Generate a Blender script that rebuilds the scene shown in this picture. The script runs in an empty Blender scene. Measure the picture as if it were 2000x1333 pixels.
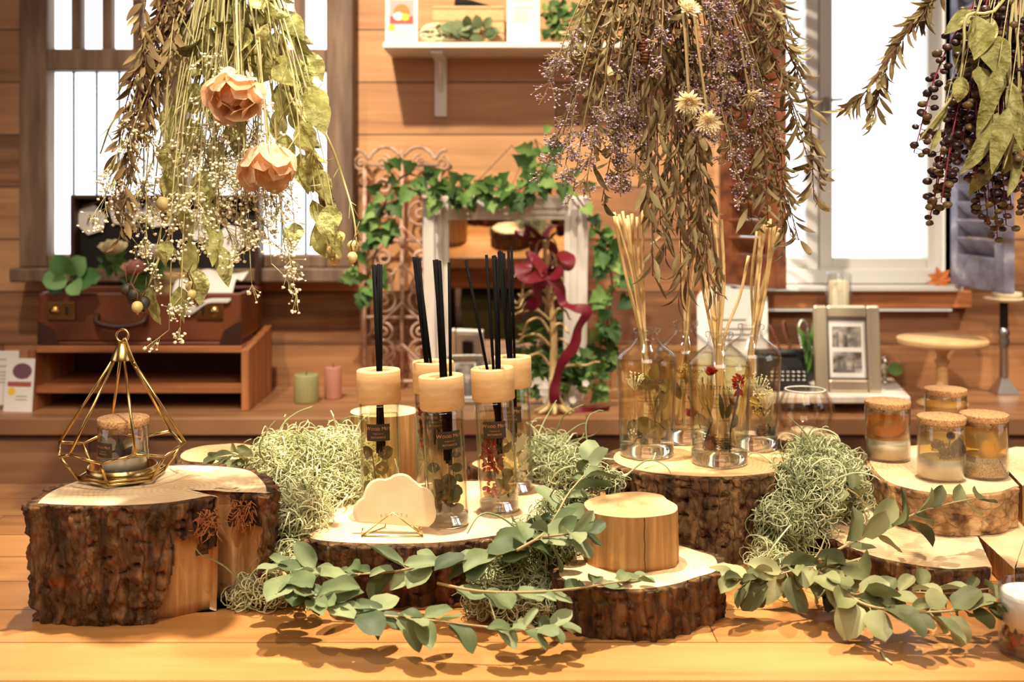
import bpy, math, random
from mathutils import Vector, Matrix, noise
R = random.Random(7)
C = bpy.context.scene.collection
sc = bpy.context.scene
PI = math.pi

# ------------------------------------------------------------------ camera
FPX, HY, CZ = 2200.0, 385.0, 1.187          # focal length in px of a 2000 px wide frame, horizon row, eye height
cam = bpy.data.cameras.new('camera'); camo = bpy.data.objects.new('camera', cam); C.objects.link(camo)
camo.location = (0, 0, CZ); camo.rotation_euler = (PI/2, 0, 0)
cam.sensor_width = 36.0; cam.lens = 36.0*FPX/2000.0
cam.shift_y = -(1333/2-HY)/2000.0
cam.dof.use_dof = True; cam.dof.focus_distance = 1.27; cam.dof.aperture_fstop = 5.6
cam.clip_start = 0.05
sc.camera = camo

# ------------------------------------------------------------------ world, exposure, lamps
sc.view_settings.view_transform = 'Standard'; sc.view_settings.look = 'None'
sc.view_settings.gamma = 1.0; sc.view_settings.use_curve_mapping = False
sc.view_settings.exposure = 0.2
w = bpy.data.worlds.new('daylight'); sc.world = w; w.use_nodes = True
w.node_tree.nodes['Background'].inputs[0].default_value = (0.86, 0.94, 1.0, 1)
w.node_tree.nodes['Background'].inputs[1].default_value = 2.6
sc.cycles.transparent_max_bounces = 24
sc.cycles.max_bounces = 8
sc.cycles.sample_clamp_indirect = 6.0
sc.cycles.caustics_reflective = False
WARM = (1.0, 0.86, 0.66)
def spot(name, loc, target, watt, deg, blend=0.6, r=0.03, col=WARM):
    l = bpy.data.lights.new(name, 'SPOT'); l.energy = watt; l.color = col
    l.spot_size = math.radians(deg); l.spot_blend = blend; l.shadow_soft_size = r
    o = bpy.data.objects.new(name, l); C.objects.link(o); o.location = loc
    o.rotation_euler = (Vector(target)-Vector(loc)).to_track_quat('-Z', 'Y').to_euler()
    return o
spot('ceiling_spot_table', (-0.10, 1.42, 2.56), (-0.03, 1.24, 0.80), 260, 38, 0.7, 0.022)
spot('ceiling_spot_logs', (0.58, 1.45, 2.56), (0.55, 1.30, 0.80), 125, 33, 0.7, 0.022)
spot('ceiling_spot_terrarium', (-0.34, 1.50, 2.56), (-0.44, 1.24, 0.85), 105, 27, 0.7, 0.022)
spot('ceiling_spot_flowers', (0.22, 0.25, 2.35), (-0.34, 1.30, 1.27), 135, 23, 0.7, 0.022)
spot('ceiling_spot_herbs', (0.42, 0.00, 2.25), (0.46, 1.36, 1.26), 105, 40, 0.8, 0.03)
spot('ceiling_spot_front', (-0.45, 0.40, 2.50), (-0.10, 1.28, 0.86), 50, 34, 0.8, 0.022)
spot('ceiling_spot_shelf', (-0.45, 1.30, 2.5), (0.05, 2.6, 1.30), 172, 62, 0.9, 0.03)
spot('ceiling_spot_suitcase', (-0.85, 1.35, 2.5), (-0.74, 2.45, 1.0), 60, 44, 0.8, 0.03)
spot('ceiling_spot_cakestand', (1.55, 1.75, 2.5), (0.85, 2.45, 0.85), 130, 60, 0.8, 0.03)
def area(name, loc, target, watt, size, col):
    l = bpy.data.lights.new(name, 'AREA'); l.energy = watt; l.color = col; l.size = size
    o = bpy.data.objects.new(name, l); C.objects.link(o); o.location = loc
    o.rotation_euler = (Vector(target)-Vector(loc)).to_track_quat('-Z', 'Y').to_euler(); return o
area('room_fill_light', (0.0, -0.4, 2.5), (0, 0.9, 0.9), 30, 1.6, (1.0, 0.86, 0.68))  # unseen area lamp added as soft frontal fill

# ------------------------------------------------------------------ helpers
def P(px, py, d):            # a point at distance d that the photo shows at (px, py)
    return Vector(((px-1000)/FPX*d, d, CZ-(py-HY)/FPX*d))
def T(px, py, z=0.75):       # the point on the level plane z that the photo shows at (px, py)
    d = (CZ-z)*FPX/(py-HY)
    return Vector(((px-1000)/FPX*d, d, z))
def lerp(a, b, t): return a+(b-a)*t

class MB:
    def __init__(s): s.v = []; s.f = []; s.m = []; s.sm = []
    def add(s, vs, fs, mat=0, smooth=True):
        o = len(s.v); s.v.extend(Vector(p) for p in vs)
        for f in fs: s.f.append([i+o for i in f]); s.m.append(mat); s.sm.append(smooth)
    def quad(s, a, b, c, d, mat=0): s.add([a, b, c, d], [(0, 1, 2, 3)], mat, False)
    def box(s, lo, hi, mat=0, M=None):
        x0, y0, z0 = lo; x1, y1, z1 = hi
        vs = [(x0,y0,z0),(x1,y0,z0),(x1,y1,z0),(x0,y1,z0),(x0,y0,z1),(x1,y0,z1),(x1,y1,z1),(x0,y1,z1)]
        if M is not None: vs = [M @ Vector(p) for p in vs]
        s.add(vs, [(0,3,2,1),(4,5,6,7),(0,1,5,4),(1,2,6,5),(2,3,7,6),(3,0,4,7)], mat, False)
    def tube(s, pts, r, n=6, mat=0, cap=True, closed=False):
        pts = [Vector(p) for p in pts]; k = len(pts)
        rs = r if isinstance(r, (list, tuple)) else [r]*k
        d0 = (pts[1]-pts[0]).normalized()
        u = d0.orthogonal().normalized(); vs = []
        for i in range(k):
            if closed: d = pts[(i+1) % k]-pts[i-1]
            else: d = pts[min(i+1, k-1)]-pts[max(i-1, 0)]
            if d.length < 1e-9: d = d0
            d = d.normalized(); d0 = d
            u = (u-d*u.dot(d)); u = u.normalized() if u.length > 1e-6 else d.orthogonal().normalized()
            b = d.cross(u)
            for j in range(n):
                a = 2*PI*j/n; vs.append(pts[i]+(u*math.cos(a)+b*math.sin(a))*rs[i])
        fs = []
        for i in range(k if closed else k-1):
            i2 = (i+1) % k
            for j in range(n): fs.append((i*n+j, i*n+(j+1) % n, i2*n+(j+1) % n, i2*n+j))
        if cap and not closed: fs.append(tuple(range(n))[::-1]); fs.append(tuple((k-1)*n+j for j in range(n)))
        s.add(vs, fs, mat)
    def lathe(s, prof, n=32, c=(0,0,0), mat=0, M=None, cap0=False, cap1=False, smooth=True):
        vs = []; c = Vector(c)
        for r, z in prof:
            for j in range(n):
                a = 2*PI*j/n; p = Vector((r*math.cos(a), r*math.sin(a), z)); p = M @ p if M is not None else p
                vs.append(c+p)
        fs = []
        for i in range(len(prof)-1):
            for j in range(n): fs.append((i*n+j, i*n+(j+1) % n, (i+1)*n+(j+1) % n, (i+1)*n+j))
        if cap0: fs.append(tuple(range(n))[::-1])
        if cap1: fs.append(tuple((len(prof)-1)*n+j for j in range(n)))
        s.add(vs, fs, mat, smooth)
    def ball(s, c, r, n=8, k=5, mat=0, sc=(1,1,1), M=None, jit=0):
        c = Vector(c); vs = [Vector((0,0,r*sc[2]))]
        for i in range(1, k):
            t = PI*i/k
            for j in range(n):
                a = 2*PI*j/n; q = 1+(R.uniform(-jit, jit) if jit else 0)
                vs.append(Vector((r*sc[0]*math.sin(t)*math.cos(a)*q, r*sc[1]*math.sin(t)*math.sin(a)*q, r*sc[2]*math.cos(t)*q)))
        vs.append(Vector((0,0,-r*sc[2]))); L = len(vs)-1
        if M is not None: vs = [M @ p for p in vs]
        fs = [(0, 1+j, 1+(j+1) % n) for j in range(n)]
        for i in range(k-2):
            for j in range(n):
                a, b = 1+i*n+j, 1+i*n+(j+1) % n; fs.append((a, a+n, b+n, b))
        fs += [(L, 1+(k-2)*n+(j+1) % n, 1+(k-2)*n+j) for j in range(n)]
        s.add([c+p for p in vs], fs, mat)
    def leaf(s, base, d, nrm, L, W, shape='ovate', fold=0.3, curl=0.3, mat=0, nl=6, wave=0.0, twist=0.0, cross=2):
        d = Vector(d).normalized(); nrm = Vector(nrm); nrm = nrm-d*nrm.dot(d)
        nrm = nrm.normalized() if nrm.length > 1e-4 else d.orthogonal().normalized()
        p = Vector(base); vs = []; ph = R.uniform(0, 6)
        nc = 2*cross+1
        for i in range(nl+1):
            t = i/nl
            if shape == 'round': wd = math.sqrt(max(0, 1-(2*t**0.92-1)**2))
            elif shape == 'lance': wd = math.sin(PI*t**0.9)**0.85 if 0 < t < 1 else 0
            elif shape == 'heart': wd = (math.sqrt(max(0, 1-(2*min(1, t+0.12)**0.8-1)**2)))*(1.15-0.45*t)
            elif shape == 'ivy': wd = (0.75, 1.0, 0.62, 0.8, 0.45, 0.22, 0)[min(6, int(t*6+0.01))]
            else: wd = math.sin(PI*t**0.75)**0.9 if 0 < t < 1 else 0
            wd = max(wd, 0.04)*W*0.5
            side = d.cross(nrm)
            if twist:
                side = Matrix.Rotation(twist*t, 3, d) @ side; up = side.cross(d)
            else: up = nrm
            for q in range(-cross, cross+1):
                e = q/cross
                vs.append(p+side*wd*e*math.cos(fold*abs(e))+up*(wd*abs(e)*math.sin(fold)+(wave*wd*abs(e)*math.sin(7*t+ph+e) if wave else 0)))
            rot = Matrix.Rotation(-curl/nl, 3, side)
            d = (rot @ d).normalized(); nrm = (rot @ nrm).normalized()
            p = p+d*(L/nl)
        fs = []
        for i in range(nl):
            for q in range(nc-1):
                a = i*nc+q; fs.append((a, a+1, a+nc+1, a+nc))
        s.add(vs, fs, mat)
        return p
    def build(s, name, mats, parent=None, local=False, bevel=0, origin=None):
        me = bpy.data.meshes.new(name)
        if not isinstance(mats, (list, tuple)): mats = [mats]
        if parent is not None:
            off = Vector((0,0,0)) if local else world_loc(parent); loc = Vector((0,0,0))
        else:
            if origin is None:
                xs = [p.x for p in s.v]; ys = [p.y for p in s.v]
                origin = Vector(((min(xs)+max(xs))/2, (min(ys)+max(ys))/2, min(p.z for p in s.v)))
            off = Vector(origin); loc = off
        me.from_pydata([tuple(p-off) for p in s.v], [], s.f)
        for m in mats: me.materials.append(m)
        me.polygons.foreach_set('material_index', s.m)
        me.polygons.foreach_set('use_smooth', s.sm)
        me.update()
        o = bpy.data.objects.new(name, me); C.objects.link(o)
        if parent is not None: o.parent = parent
        else: o.location = loc
        if bevel:
            b = o.modifiers.new('edge', 'BEVEL'); b.width = bevel; b.segments = 2; b.limit_method = 'ANGLE'
        return o
def world_loc(o):
    v = Vector(o.location)
    while o.parent is not None: o = o.parent; v = v+Vector(o.location)
    return v
def thing(name, label, cat, loc=(0,0,0), group=None, rot=None):
    o = bpy.data.objects.new(name, None); C.objects.link(o); o.location = loc
    o.empty_display_size = 0.02
    if rot: o.rotation_euler = rot
    return tag(o, label, cat, group)
def tag(o, label, cat, group=None, kind=None):
    o['label'] = label; o['category'] = cat
    if group: o['group'] = group
    if kind: o['kind'] = kind
    return o
def struct(o): o['kind'] = 'structure'; return o
def lab(o, t): o['label'] = t; return o
def curve(pts, n):           # Catmull-Rom through points
    pts = [Vector(p) for p in pts]; q = [pts[0]*2-pts[1]]+pts+[pts[-1]*2-pts[-2]]; out = []
    segs = len(pts)-1
    for i in range(n+1):
        u = i/n*segs; k = min(int(u), segs-1); t = u-k
        a, b, c, d = q[k:k+4]
        out.append(0.5*((2*b)+(c-a)*t+(2*a-5*b+4*c-d)*t*t+(3*b-a-3*c+d)*t**3))
    return out
def rv(k=1.0): return Vector((R.uniform(-k, k), R.uniform(-k, k), R.uniform(-k, k)))
def text_geo(txt, size, spacing=1.0, align='CENTER'):
    cu = bpy.data.curves.new('t', 'FONT'); cu.body = txt; cu.size = size; cu.align_x = align
    cu.space_character = spacing; cu.resolution_u = 2
    o = bpy.data.objects.new('t', cu); C.objects.link(o)
    bpy.context.view_layer.update()
    me = o.to_mesh(); vs = [v.co.copy() for v in me.vertices]; fs = [tuple(p.vertices) for p in me.polygons]
    o.to_mesh_clear(); bpy.data.objects.remove(o); bpy.data.curves.remove(cu)
    return vs, fs

# ------------------------------------------------------------------ materials
def newmat(name):
    m = bpy.data.materials.new(name); m.use_nodes = True; nt = m.node_tree
    b = nt.nodes['Principled BSDF']; return m, nt, b
def nd(nt, t, **kw):
    n = nt.nodes.new(t)
    for k, v in kw.items():
        if k.startswith('i_'): n.inputs[int(k[2:]) if k[2:].isdigit() else k[2:].replace('_', ' ')].default_value = v
        else: setattr(n, k, v)
    return n
def c4(c): return tuple(c)+(1.0,) if len(c) == 3 else tuple(c)
def srgb(r, g, b):
    f = lambda x: ((x/255+0.055)/1.055)**2.4 if x > 10 else x/255/12.92
    return (f(r), f(g), f(b))
def ramp(nt, stops):
    r = nd(nt, 'ShaderNodeValToRGB'); e = r.color_ramp.elements
    while len(e) < len(stops): e.new(0.5)
    for i, (p, c) in enumerate(stops): e[i].position = p; e[i].color = c4(c)
    return r
def plain(name, col, rough=0.5, metal=0.0, spec=None):
    m, nt, b = newmat(name); b.inputs['Base Color'].default_value = c4(col)
    b.inputs['Roughness'].default_value = rough; b.inputs['Metallic'].default_value = metal
    if spec is not None: b.inputs['Specular IOR Level'].default_value = spec
    return m
def noisy(name, stops, scale=(5,5,5), detail=5, rough=0.6, bump=0.0, nscale=1.0, dist=0.0, metal=0.0, island=0.0):
    m, nt, b = newmat(name); L = nt.links
    tc = nd(nt, 'ShaderNodeTexCoord'); mp = nd(nt, 'ShaderNodeMapping'); mp.inputs['Scale'].default_value = scale
    no = nd(nt, 'ShaderNodeTexNoise'); no.inputs['Scale'].default_value = nscale; no.inputs['Detail'].default_value = detail
    no.inputs['Distortion'].default_value = dist
    L.new(tc.outputs['Object'], mp.inputs['Vector']); L.new(mp.outputs[0], no.inputs['Vector'])
    src = no.outputs[0]
    if island:
        g = nd(nt, 'ShaderNodeNewGeometry'); ma = nd(nt, 'ShaderNodeMath', operation='MULTIPLY_ADD')
        L.new(g.outputs['Random Per Island'], ma.inputs[0]); ma.inputs[1].default_value = island; L.new(no.outputs[0], ma.inputs[2])
        sb = nd(nt, 'ShaderNodeMath', operation='SUBTRACT'); L.new(ma.outputs[0], sb.inputs[0]); sb.inputs[1].default_value = island*0.5
        src = sb.outputs[0]
    r = ramp(nt, stops); L.new(src, r.inputs[0]); L.new(r.outputs[0], b.inputs['Base Color'])
    b.inputs['Roughness'].default_value = rough; b.inputs['Metallic'].default_value = metal
    if bump:
        bp = nd(nt, 'ShaderNodeBump'); bp.inputs['Strength'].default_value = bump; bp.inputs['Distance'].default_value = 0.01
        L.new(no.outputs[0], bp.inputs['Height']); L.new(bp.outputs[0], b.inputs['Normal'])
    return m
def leafmat(name, stops, trans=0.35, rough=0.55, island=0.8, scale=18, bump=0.0):
    m = noisy(name, stops, (scale,)*3, 3, rough, bump, 1.0, 0.0, 0.0, island)
    nt = m.node_tree; L = nt.links; b = nt.nodes['Principled BSDF']; out = nt.nodes['Material Output']
    b.inputs['Specular IOR Level'].default_value = 0.3
    col = b.inputs['Base Color'].links[0].from_socket
    tr = nd(nt, 'ShaderNodeBsdfTranslucent'); mx = nd(nt, 'ShaderNodeMixShader'); mx.inputs[0].default_value = trans
    L.new(col, tr.inputs[0]); L.new(b.outputs[0], mx.inputs[1]); L.new(tr.outputs[0], mx.inputs[2]); L.new(mx.outputs[0], out.inputs[0])
    return m
def thinglass(name, tint=(0.97, 0.98, 0.97), refl=1.0, ior=1.5, rough=0.01, edge=0.5):
    m, nt, b = newmat(name); L = nt.links; nt.nodes.remove(b); out = nt.nodes['Material Output']
    t = nd(nt, 'ShaderNodeBsdfTransparent'); t.inputs[0].default_value = c4(tint)
    lw = nd(nt, 'ShaderNodeLayerWeight'); lw.inputs[0].default_value = 0.5; pw = nd(nt, 'ShaderNodeMath', operation='POWER'); pw.inputs[1].default_value = 7.0
    ed = nd(nt, 'ShaderNodeMix', data_type='RGBA'); ed.inputs[6].default_value = c4(tint); ed.inputs[7].default_value = c4(tuple(x*edge for x in tint))
    L.new(lw.outputs['Facing'], pw.inputs[0]); L.new(pw.outputs[0], ed.inputs[0]); L.new(ed.outputs[2], t.inputs[0])   # dark rim of refraction, put into the tint at grazing angles
    g = nd(nt, 'ShaderNodeBsdfGlossy'); g.inputs['Roughness'].default_value = rough
    f = nd(nt, 'ShaderNodeFresnel'); ge = nd(nt, 'ShaderNodeNewGeometry'); mr_ = nd(nt, 'ShaderNodeMapRange')
    mr_.inputs['To Min'].default_value = ior; mr_.inputs['To Max'].default_value = 1.0/ior
    L.new(ge.outputs['Backfacing'], mr_.inputs['Value']); L.new(mr_.outputs[0], f.inputs[0])
    mu = nd(nt, 'ShaderNodeMath', operation='MULTIPLY'); mu.inputs[1].default_value = refl
    mx = nd(nt, 'ShaderNodeMixShader')
    L.new(f.outputs[0], mu.inputs[0]); L.new(mu.outputs[0], mx.inputs[0]); L.new(t.outputs[0], mx.inputs[1]); L.new(g.outputs[0], mx.inputs[2])
    L.new(mx.outputs[0], out.inputs[0]); return m
def amberfill(name, col, opac=0.45):
    m, nt, b = newmat(name); L = nt.links; out = nt.nodes['Material Output']
    t = nd(nt, 'ShaderNodeBsdfTransparent'); t.inputs[0].default_value = c4(col)
    tr = nd(nt, 'ShaderNodeBsdfTranslucent'); tr.inputs[0].default_value = c4(col)
    df = nd(nt, 'ShaderNodeBsdfDiffuse'); df.inputs[0].default_value = c4(col); sc_ = nd(nt, 'ShaderNodeMixShader'); sc_.inputs[0].default_value = .5
    L.new(df.outputs[0], sc_.inputs[1]); L.new(tr.outputs[0], sc_.inputs[2])
    mx = nd(nt, 'ShaderNodeMixShader'); mx.inputs[0].default_value = opac
    L.new(t.outputs[0], mx.inputs[1]); L.new(sc_.outputs[0], mx.inputs[2]); L.new(mx.outputs[0], out.inputs[0]); nt.nodes.remove(b); return m
def emit(name, col, s):
    m, nt, b = newmat(name); b.inputs['Base Color'].default_value = c4(col)
    b.inputs['Emission Color'].default_value = c4(col); b.inputs['Emission Strength'].default_value = s; return m

def planks(name, axis_long, axis_row, row, c_dark, c_mid, c_light, rough=0.5, var=0.35, seam=0.004, grain=1.0, joint=1.4, knots=True):
    """boards laid along one axis: own tone per board, stretched grain, knots, dark seams"""
    m, nt, b = newmat(name); L = nt.links
    tc = nd(nt, 'ShaderNodeTexCoord'); sp = nd(nt, 'ShaderNodeSeparateXYZ'); L.new(tc.outputs['Object'], sp.inputs[0])
    lo, ro = sp.outputs[axis_long], sp.outputs[axis_row]
    def mt(op, a, bb, c=None):
        n = nd(nt, 'ShaderNodeMath', operation=op)
        for i, x in enumerate((a, bb, c)):
            if x is None: continue
            if isinstance(x, (int, float)): n.inputs[i].default_value = x
            else: L.new(x, n.inputs[i])
        return n.outputs[0]
    rr = mt('DIVIDE', ro, row); fl = mt('FLOOR', rr, 0.0); fr = mt('FRACT', rr, 0.0)
    sh = mt('MULTIPLY_ADD', fl, 0.618, 0.13); shf = mt('FRACT', sh, 0.0)
    lj = mt('ADD', mt('DIVIDE', lo, joint), shf); lfl = mt('FLOOR', lj, 0.0); lfr = mt('FRACT', lj, 0.0)
    cv = nd(nt, 'ShaderNodeCombineXYZ'); L.new(fl, cv.inputs[0]); L.new(lfl, cv.inputs[1])
    wn = nd(nt, 'ShaderNodeTexWhiteNoise', noise_dimensions='2D'); L.new(cv.outputs[0], wn.inputs['Vector'])
    # grain
    g = nd(nt, 'ShaderNodeCombineXYZ'); L.new(mt('MULTIPLY', lo, 1.6), g.inputs[0]); L.new(mt('MULTIPLY', ro, 24.0), g.inputs[1]); L.new(mt('MULTIPLY', wn.outputs['Value'], 37.0), g.inputs[2])
    n1 = nd(nt, 'ShaderNodeTexNoise'); n1.inputs['Scale'].default_value = 1.6; n1.inputs['Detail'].default_value = 7; n1.inputs['Distortion'].default_value = 0.6
    L.new(g.outputs[0], n1.inputs['Vector'])
    g2 = nd(nt, 'ShaderNodeCombineXYZ'); L.new(mt('MULTIPLY', lo, 1.1), g2.inputs[0]); L.new(mt('MULTIPLY', ro, 4.0), g2.inputs[1]); L.new(wn.outputs['Value'], g2.inputs[2])
    n2 = nd(nt, 'ShaderNodeTexNoise'); n2.inputs['Scale'].default_value = 2.3; n2.inputs['Detail'].default_value = 3; L.new(g2.outputs[0], n2.inputs['Vector'])
    tone = mt('ADD', mt('MULTIPLY', n1.outputs[0], 0.55*grain), mt('MULTIPLY', n2.outputs[0], 0.45))
    tone = mt('MULTIPLY_ADD', wn.outputs['Value'], var, tone); tone = mt('SUBTRACT', tone, var*0.5)
    rp = ramp(nt, [(0.28, c_dark), (0.5, c_mid), (0.74, c_light)]); L.new(tone, rp.inputs[0])
    col = rp.outputs[0]
    if knots:
        kv = nd(nt, 'ShaderNodeCombineXYZ'); L.new(mt('MULTIPLY', lo, 2.6), kv.inputs[0]); L.new(mt('MULTIPLY', ro, 4.6), kv.inputs[1])
        vo = nd(nt, 'ShaderNodeTexVoronoi'); vo.inputs['Scale'].default_value = 1.0; L.new(kv.outputs[0], vo.inputs['Vector'])
        kr = ramp(nt, [(0.03, (1,1,1)), (0.13, (0,0,0))]); L.new(vo.outputs['Distance'], kr.inputs[0])
        mk = nd(nt, 'ShaderNodeMix', data_type='RGBA'); L.new(mt('MULTIPLY', kr.outputs[0], 0.6), mk.inputs[0]); L.new(col, mk.inputs[6])
        mk.inputs[7].default_value = c4(tuple(x*0.45 for x in c_dark)); col = mk.outputs[2]
    e1 = mt('LESS_THAN', mt('MINIMUM', fr, mt('SUBTRACT', 1.0, fr)), seam/row*0.5)
    e2 = mt('LESS_THAN', mt('MINIMUM', lfr, mt('SUBTRACT', 1.0, lfr)), seam/joint*0.35)
    sm = mt('MAXIMUM', e1, e2)
    ms = nd(nt, 'ShaderNodeMix', data_type='RGBA'); L.new(mt('MULTIPLY', sm, 0.8), ms.inputs[0]); L.new(col, ms.inputs[6]); ms.inputs[7].default_value = c4(tuple(x*0.25 for x in c_dark))
    L.new(ms.outputs[2], b.inputs['Base Color']); b.inputs['Roughness'].default_value = rough
    bp = nd(nt, 'ShaderNodeBump'); bp.inputs['Strength'].default_value = 0.25; bp.inputs['Distance'].default_value = 0.004
    hh = mt('SUBTRACT', mt('MULTIPLY', n1.outputs[0], 0.5), mt('MULTIPLY', sm, 1.0)); L.new(hh, bp.inputs['Height']); L.new(bp.outputs[0], b.inputs['Normal'])
    return m

def endgrain(name, dark, mid, light, ringscale=150):
    m, nt, b = newmat(name); L = nt.links
    tc = nd(nt, 'ShaderNodeTexCoord')
    n0 = nd(nt, 'ShaderNodeTexNoise'); n0.inputs['Scale'].default_value = 9; n0.inputs['Detail'].default_value = 3; L.new(tc.outputs['Object'], n0.inputs['Vector'])
    mv = nd(nt, 'ShaderNodeVectorMath', operation='MULTIPLY'); mv.inputs[1].default_value = (1, 1, 0.0); L.new(tc.outputs['Object'], mv.inputs[0])
    ln = nd(nt, 'ShaderNodeVectorMath', operation='LENGTH'); L.new(mv.outputs[0], ln.inputs[0])
    ad = nd(nt, 'ShaderNodeMath', operation='MULTIPLY_ADD'); L.new(n0.outputs[0], ad.inputs[0]); ad.inputs[1].default_value = 0.045; L.new(ln.outputs['Value'], ad.inputs[2])
    mu = nd(nt, 'ShaderNodeMath', operation='MULTIPLY'); mu.inputs[1].default_value = ringscale*2*PI; L.new(ad.outputs[0], mu.inputs[0])
    si = nd(nt, 'ShaderNodeMath', operation='SINE'); L.new(mu.outputs[0], si.inputs[0])
    n1 = nd(nt, 'ShaderNodeTexNoise'); n1.inputs['Scale'].default_value = 16; n1.inputs['Detail'].default_value = 6; L.new(tc.outputs['Object'], n1.inputs['Vector'])
    ma = nd(nt, 'ShaderNodeMath', operation='MULTIPLY_ADD'); L.new(si.outputs[0], ma.inputs[0]); ma.inputs[1].default_value = 0.045; L.new(n1.outputs[0], ma.inputs[2])
    hr = ramp(nt, [(0.0, (0.13,)*3), (0.05, (0.0,)*3)]); L.new(ln.outputs['Value'], hr.inputs[0])
    sb = nd(nt, 'ShaderNodeMath', operation='SUBTRACT'); L.new(ma.outputs[0], sb.inputs[0]); L.new(hr.outputs[0], sb.inputs[1])
    rp = ramp(nt, [(0.25, dark), (0.47, mid), (0.66, light)]); L.new(sb.outputs[0], rp.inputs[0])
    # wood below the sawn face shows long grain instead of rings
    g = nd(nt, 'ShaderNodeNewGeometry'); sz = nd(nt, 'ShaderNodeSeparateXYZ'); L.new(g.outputs['Normal'], sz.inputs[0])
    mp = nd(nt, 'ShaderNodeMapping'); mp.inputs['Scale'].default_value = (130, 130, 7); L.new(tc.outputs['Object'], mp.inputs['Vector'])
    n2 = nd(nt, 'ShaderNodeTexNoise'); n2.inputs['Scale'].default_value = 1.0; n2.inputs['Detail'].default_value = 5; L.new(mp.outputs[0], n2.inputs['Vector'])
    r2 = ramp(nt, [(0.3, tuple(x*y for x, y in zip(dark, (.62,.55,.42)))), (0.55, tuple(x*y for x, y in zip(dark, (.95,.88,.72)))), (0.75, tuple(x*y for x, y in zip(mid, (.9,.84,.68))))]); L.new(n2.outputs[0], r2.inputs[0])
    gt = nd(nt, 'ShaderNodeMath', operation='GREATER_THAN'); L.new(sz.outputs[2], gt.inputs[0]); gt.inputs[1].default_value = 0.6
    mx = nd(nt, 'ShaderNodeMix', data_type='RGBA'); L.new(gt.outputs[0], mx.inputs[0]); L.new(r2.outputs[0], mx.inputs[6]); L.new(rp.outputs[0], mx.inputs[7])
    L.new(mx.outputs[2], b.inputs['Base Color']); b.inputs['Roughness'].default_value = 0.7
    bp = nd(nt, 'ShaderNodeBump'); bp.inputs['Strength'].default_value = 0.15; bp.inputs['Distance'].default_value = 0.002
    L.new(n1.outputs[0], bp.inputs['Height']); L.new(bp.outputs[0], b.inputs['Normal'])
    return m

def barkmat(name, dark, mid, light, moss, vs=(60, 60, 15), crk=1.0, crack=.48):
    m, nt, b = newmat(name); L = nt.links
    tc = nd(nt, 'ShaderNodeTexCoord'); mp = nd(nt, 'ShaderNodeMapping'); mp.inputs['Scale'].default_value = vs; L.new(tc.outputs['Object'], mp.inputs['Vector'])
    n1 = nd(nt, 'ShaderNodeTexNoise'); n1.inputs['Scale'].default_value = 1.0; n1.inputs['Detail'].default_value = 8; n1.inputs['Roughness'].default_value = 0.65; L.new(mp.outputs[0], n1.inputs['Vector'])
    n2 = nd(nt, 'ShaderNodeTexNoise'); n2.inputs['Scale'].default_value = 32; n2.inputs['Detail'].default_value = 4; L.new(tc.outputs['Object'], n2.inputs['Vector'])
    r1 = ramp(nt, [(0.32, dark), (0.52, mid), (0.7, light)]); L.new(n1.outputs[0], r1.inputs[0])
    r2 = ramp(nt, [(0.56, (0,0,0)), (0.66, (1,1,1))]); L.new(n2.outputs[0], r2.inputs[0])
    mx = nd(nt, 'ShaderNodeMix', data_type='RGBA'); mf = nd(nt, 'ShaderNodeMath', operation='MULTIPLY'); L.new(r2.outputs[0], mf.inputs[0]); mf.inputs[1].default_value = 0.75
    L.new(mf.outputs[0], mx.inputs[0]); L.new(r1.outputs[0], mx.inputs[6]); mx.inputs[7].default_value = c4(moss)
    vm = nd(nt, 'ShaderNodeMapping'); vm.inputs['Scale'].default_value = tuple(x*crk for x in vs); L.new(tc.outputs['Object'], vm.inputs['Vector'])
    ds_ = nd(nt, 'ShaderNodeVectorMath', operation='MULTIPLY_ADD'); ds_.inputs[1].default_value = (.9, .9, .9); L.new(n2.outputs[1], ds_.inputs[0]); L.new(vm.outputs[0], ds_.inputs[2])
    vo = nd(nt, 'ShaderNodeTexVoronoi', feature='DISTANCE_TO_EDGE'); vo.inputs['Scale'].default_value = 1.0; L.new(ds_.outputs[0], vo.inputs['Vector'])
    cr = ramp(nt, [(0.0, (1,1,1)), (0.10, (0,0,0))]); L.new(vo.outputs['Distance'], cr.inputs[0])
    m2 = nd(nt, 'ShaderNodeMix', data_type='RGBA'); mg = nd(nt, 'ShaderNodeMath', operation='MULTIPLY'); L.new(cr.outputs[0], mg.inputs[0]); mg.inputs[1].default_value = crack
    L.new(mg.outputs[0], m2.inputs[0]); L.new(mx.outputs[2], m2.inputs[6]); m2.inputs[7].default_value = c4(tuple(x*.5 for x in dark))
    L.new(m2.outputs[2], b.inputs['Base Color']); b.inputs['Roughness'].default_value = 0.85; b.inputs['Specular IOR Level'].default_value = 0.25
    hs = nd(nt, 'ShaderNodeMath', operation='SUBTRACT'); L.new(n1.outputs[0], hs.inputs[0]); L.new(mg.outputs[0], hs.inputs[1])
    bp = nd(nt, 'ShaderNodeBump'); bp.inputs['Strength'].default_value = 0.8; bp.inputs['Distance'].default_value = 0.004
    L.new(hs.outputs[0], bp.inputs['Height']); L.new(bp.outputs[0], b.inputs['Normal'])
    return m

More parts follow.
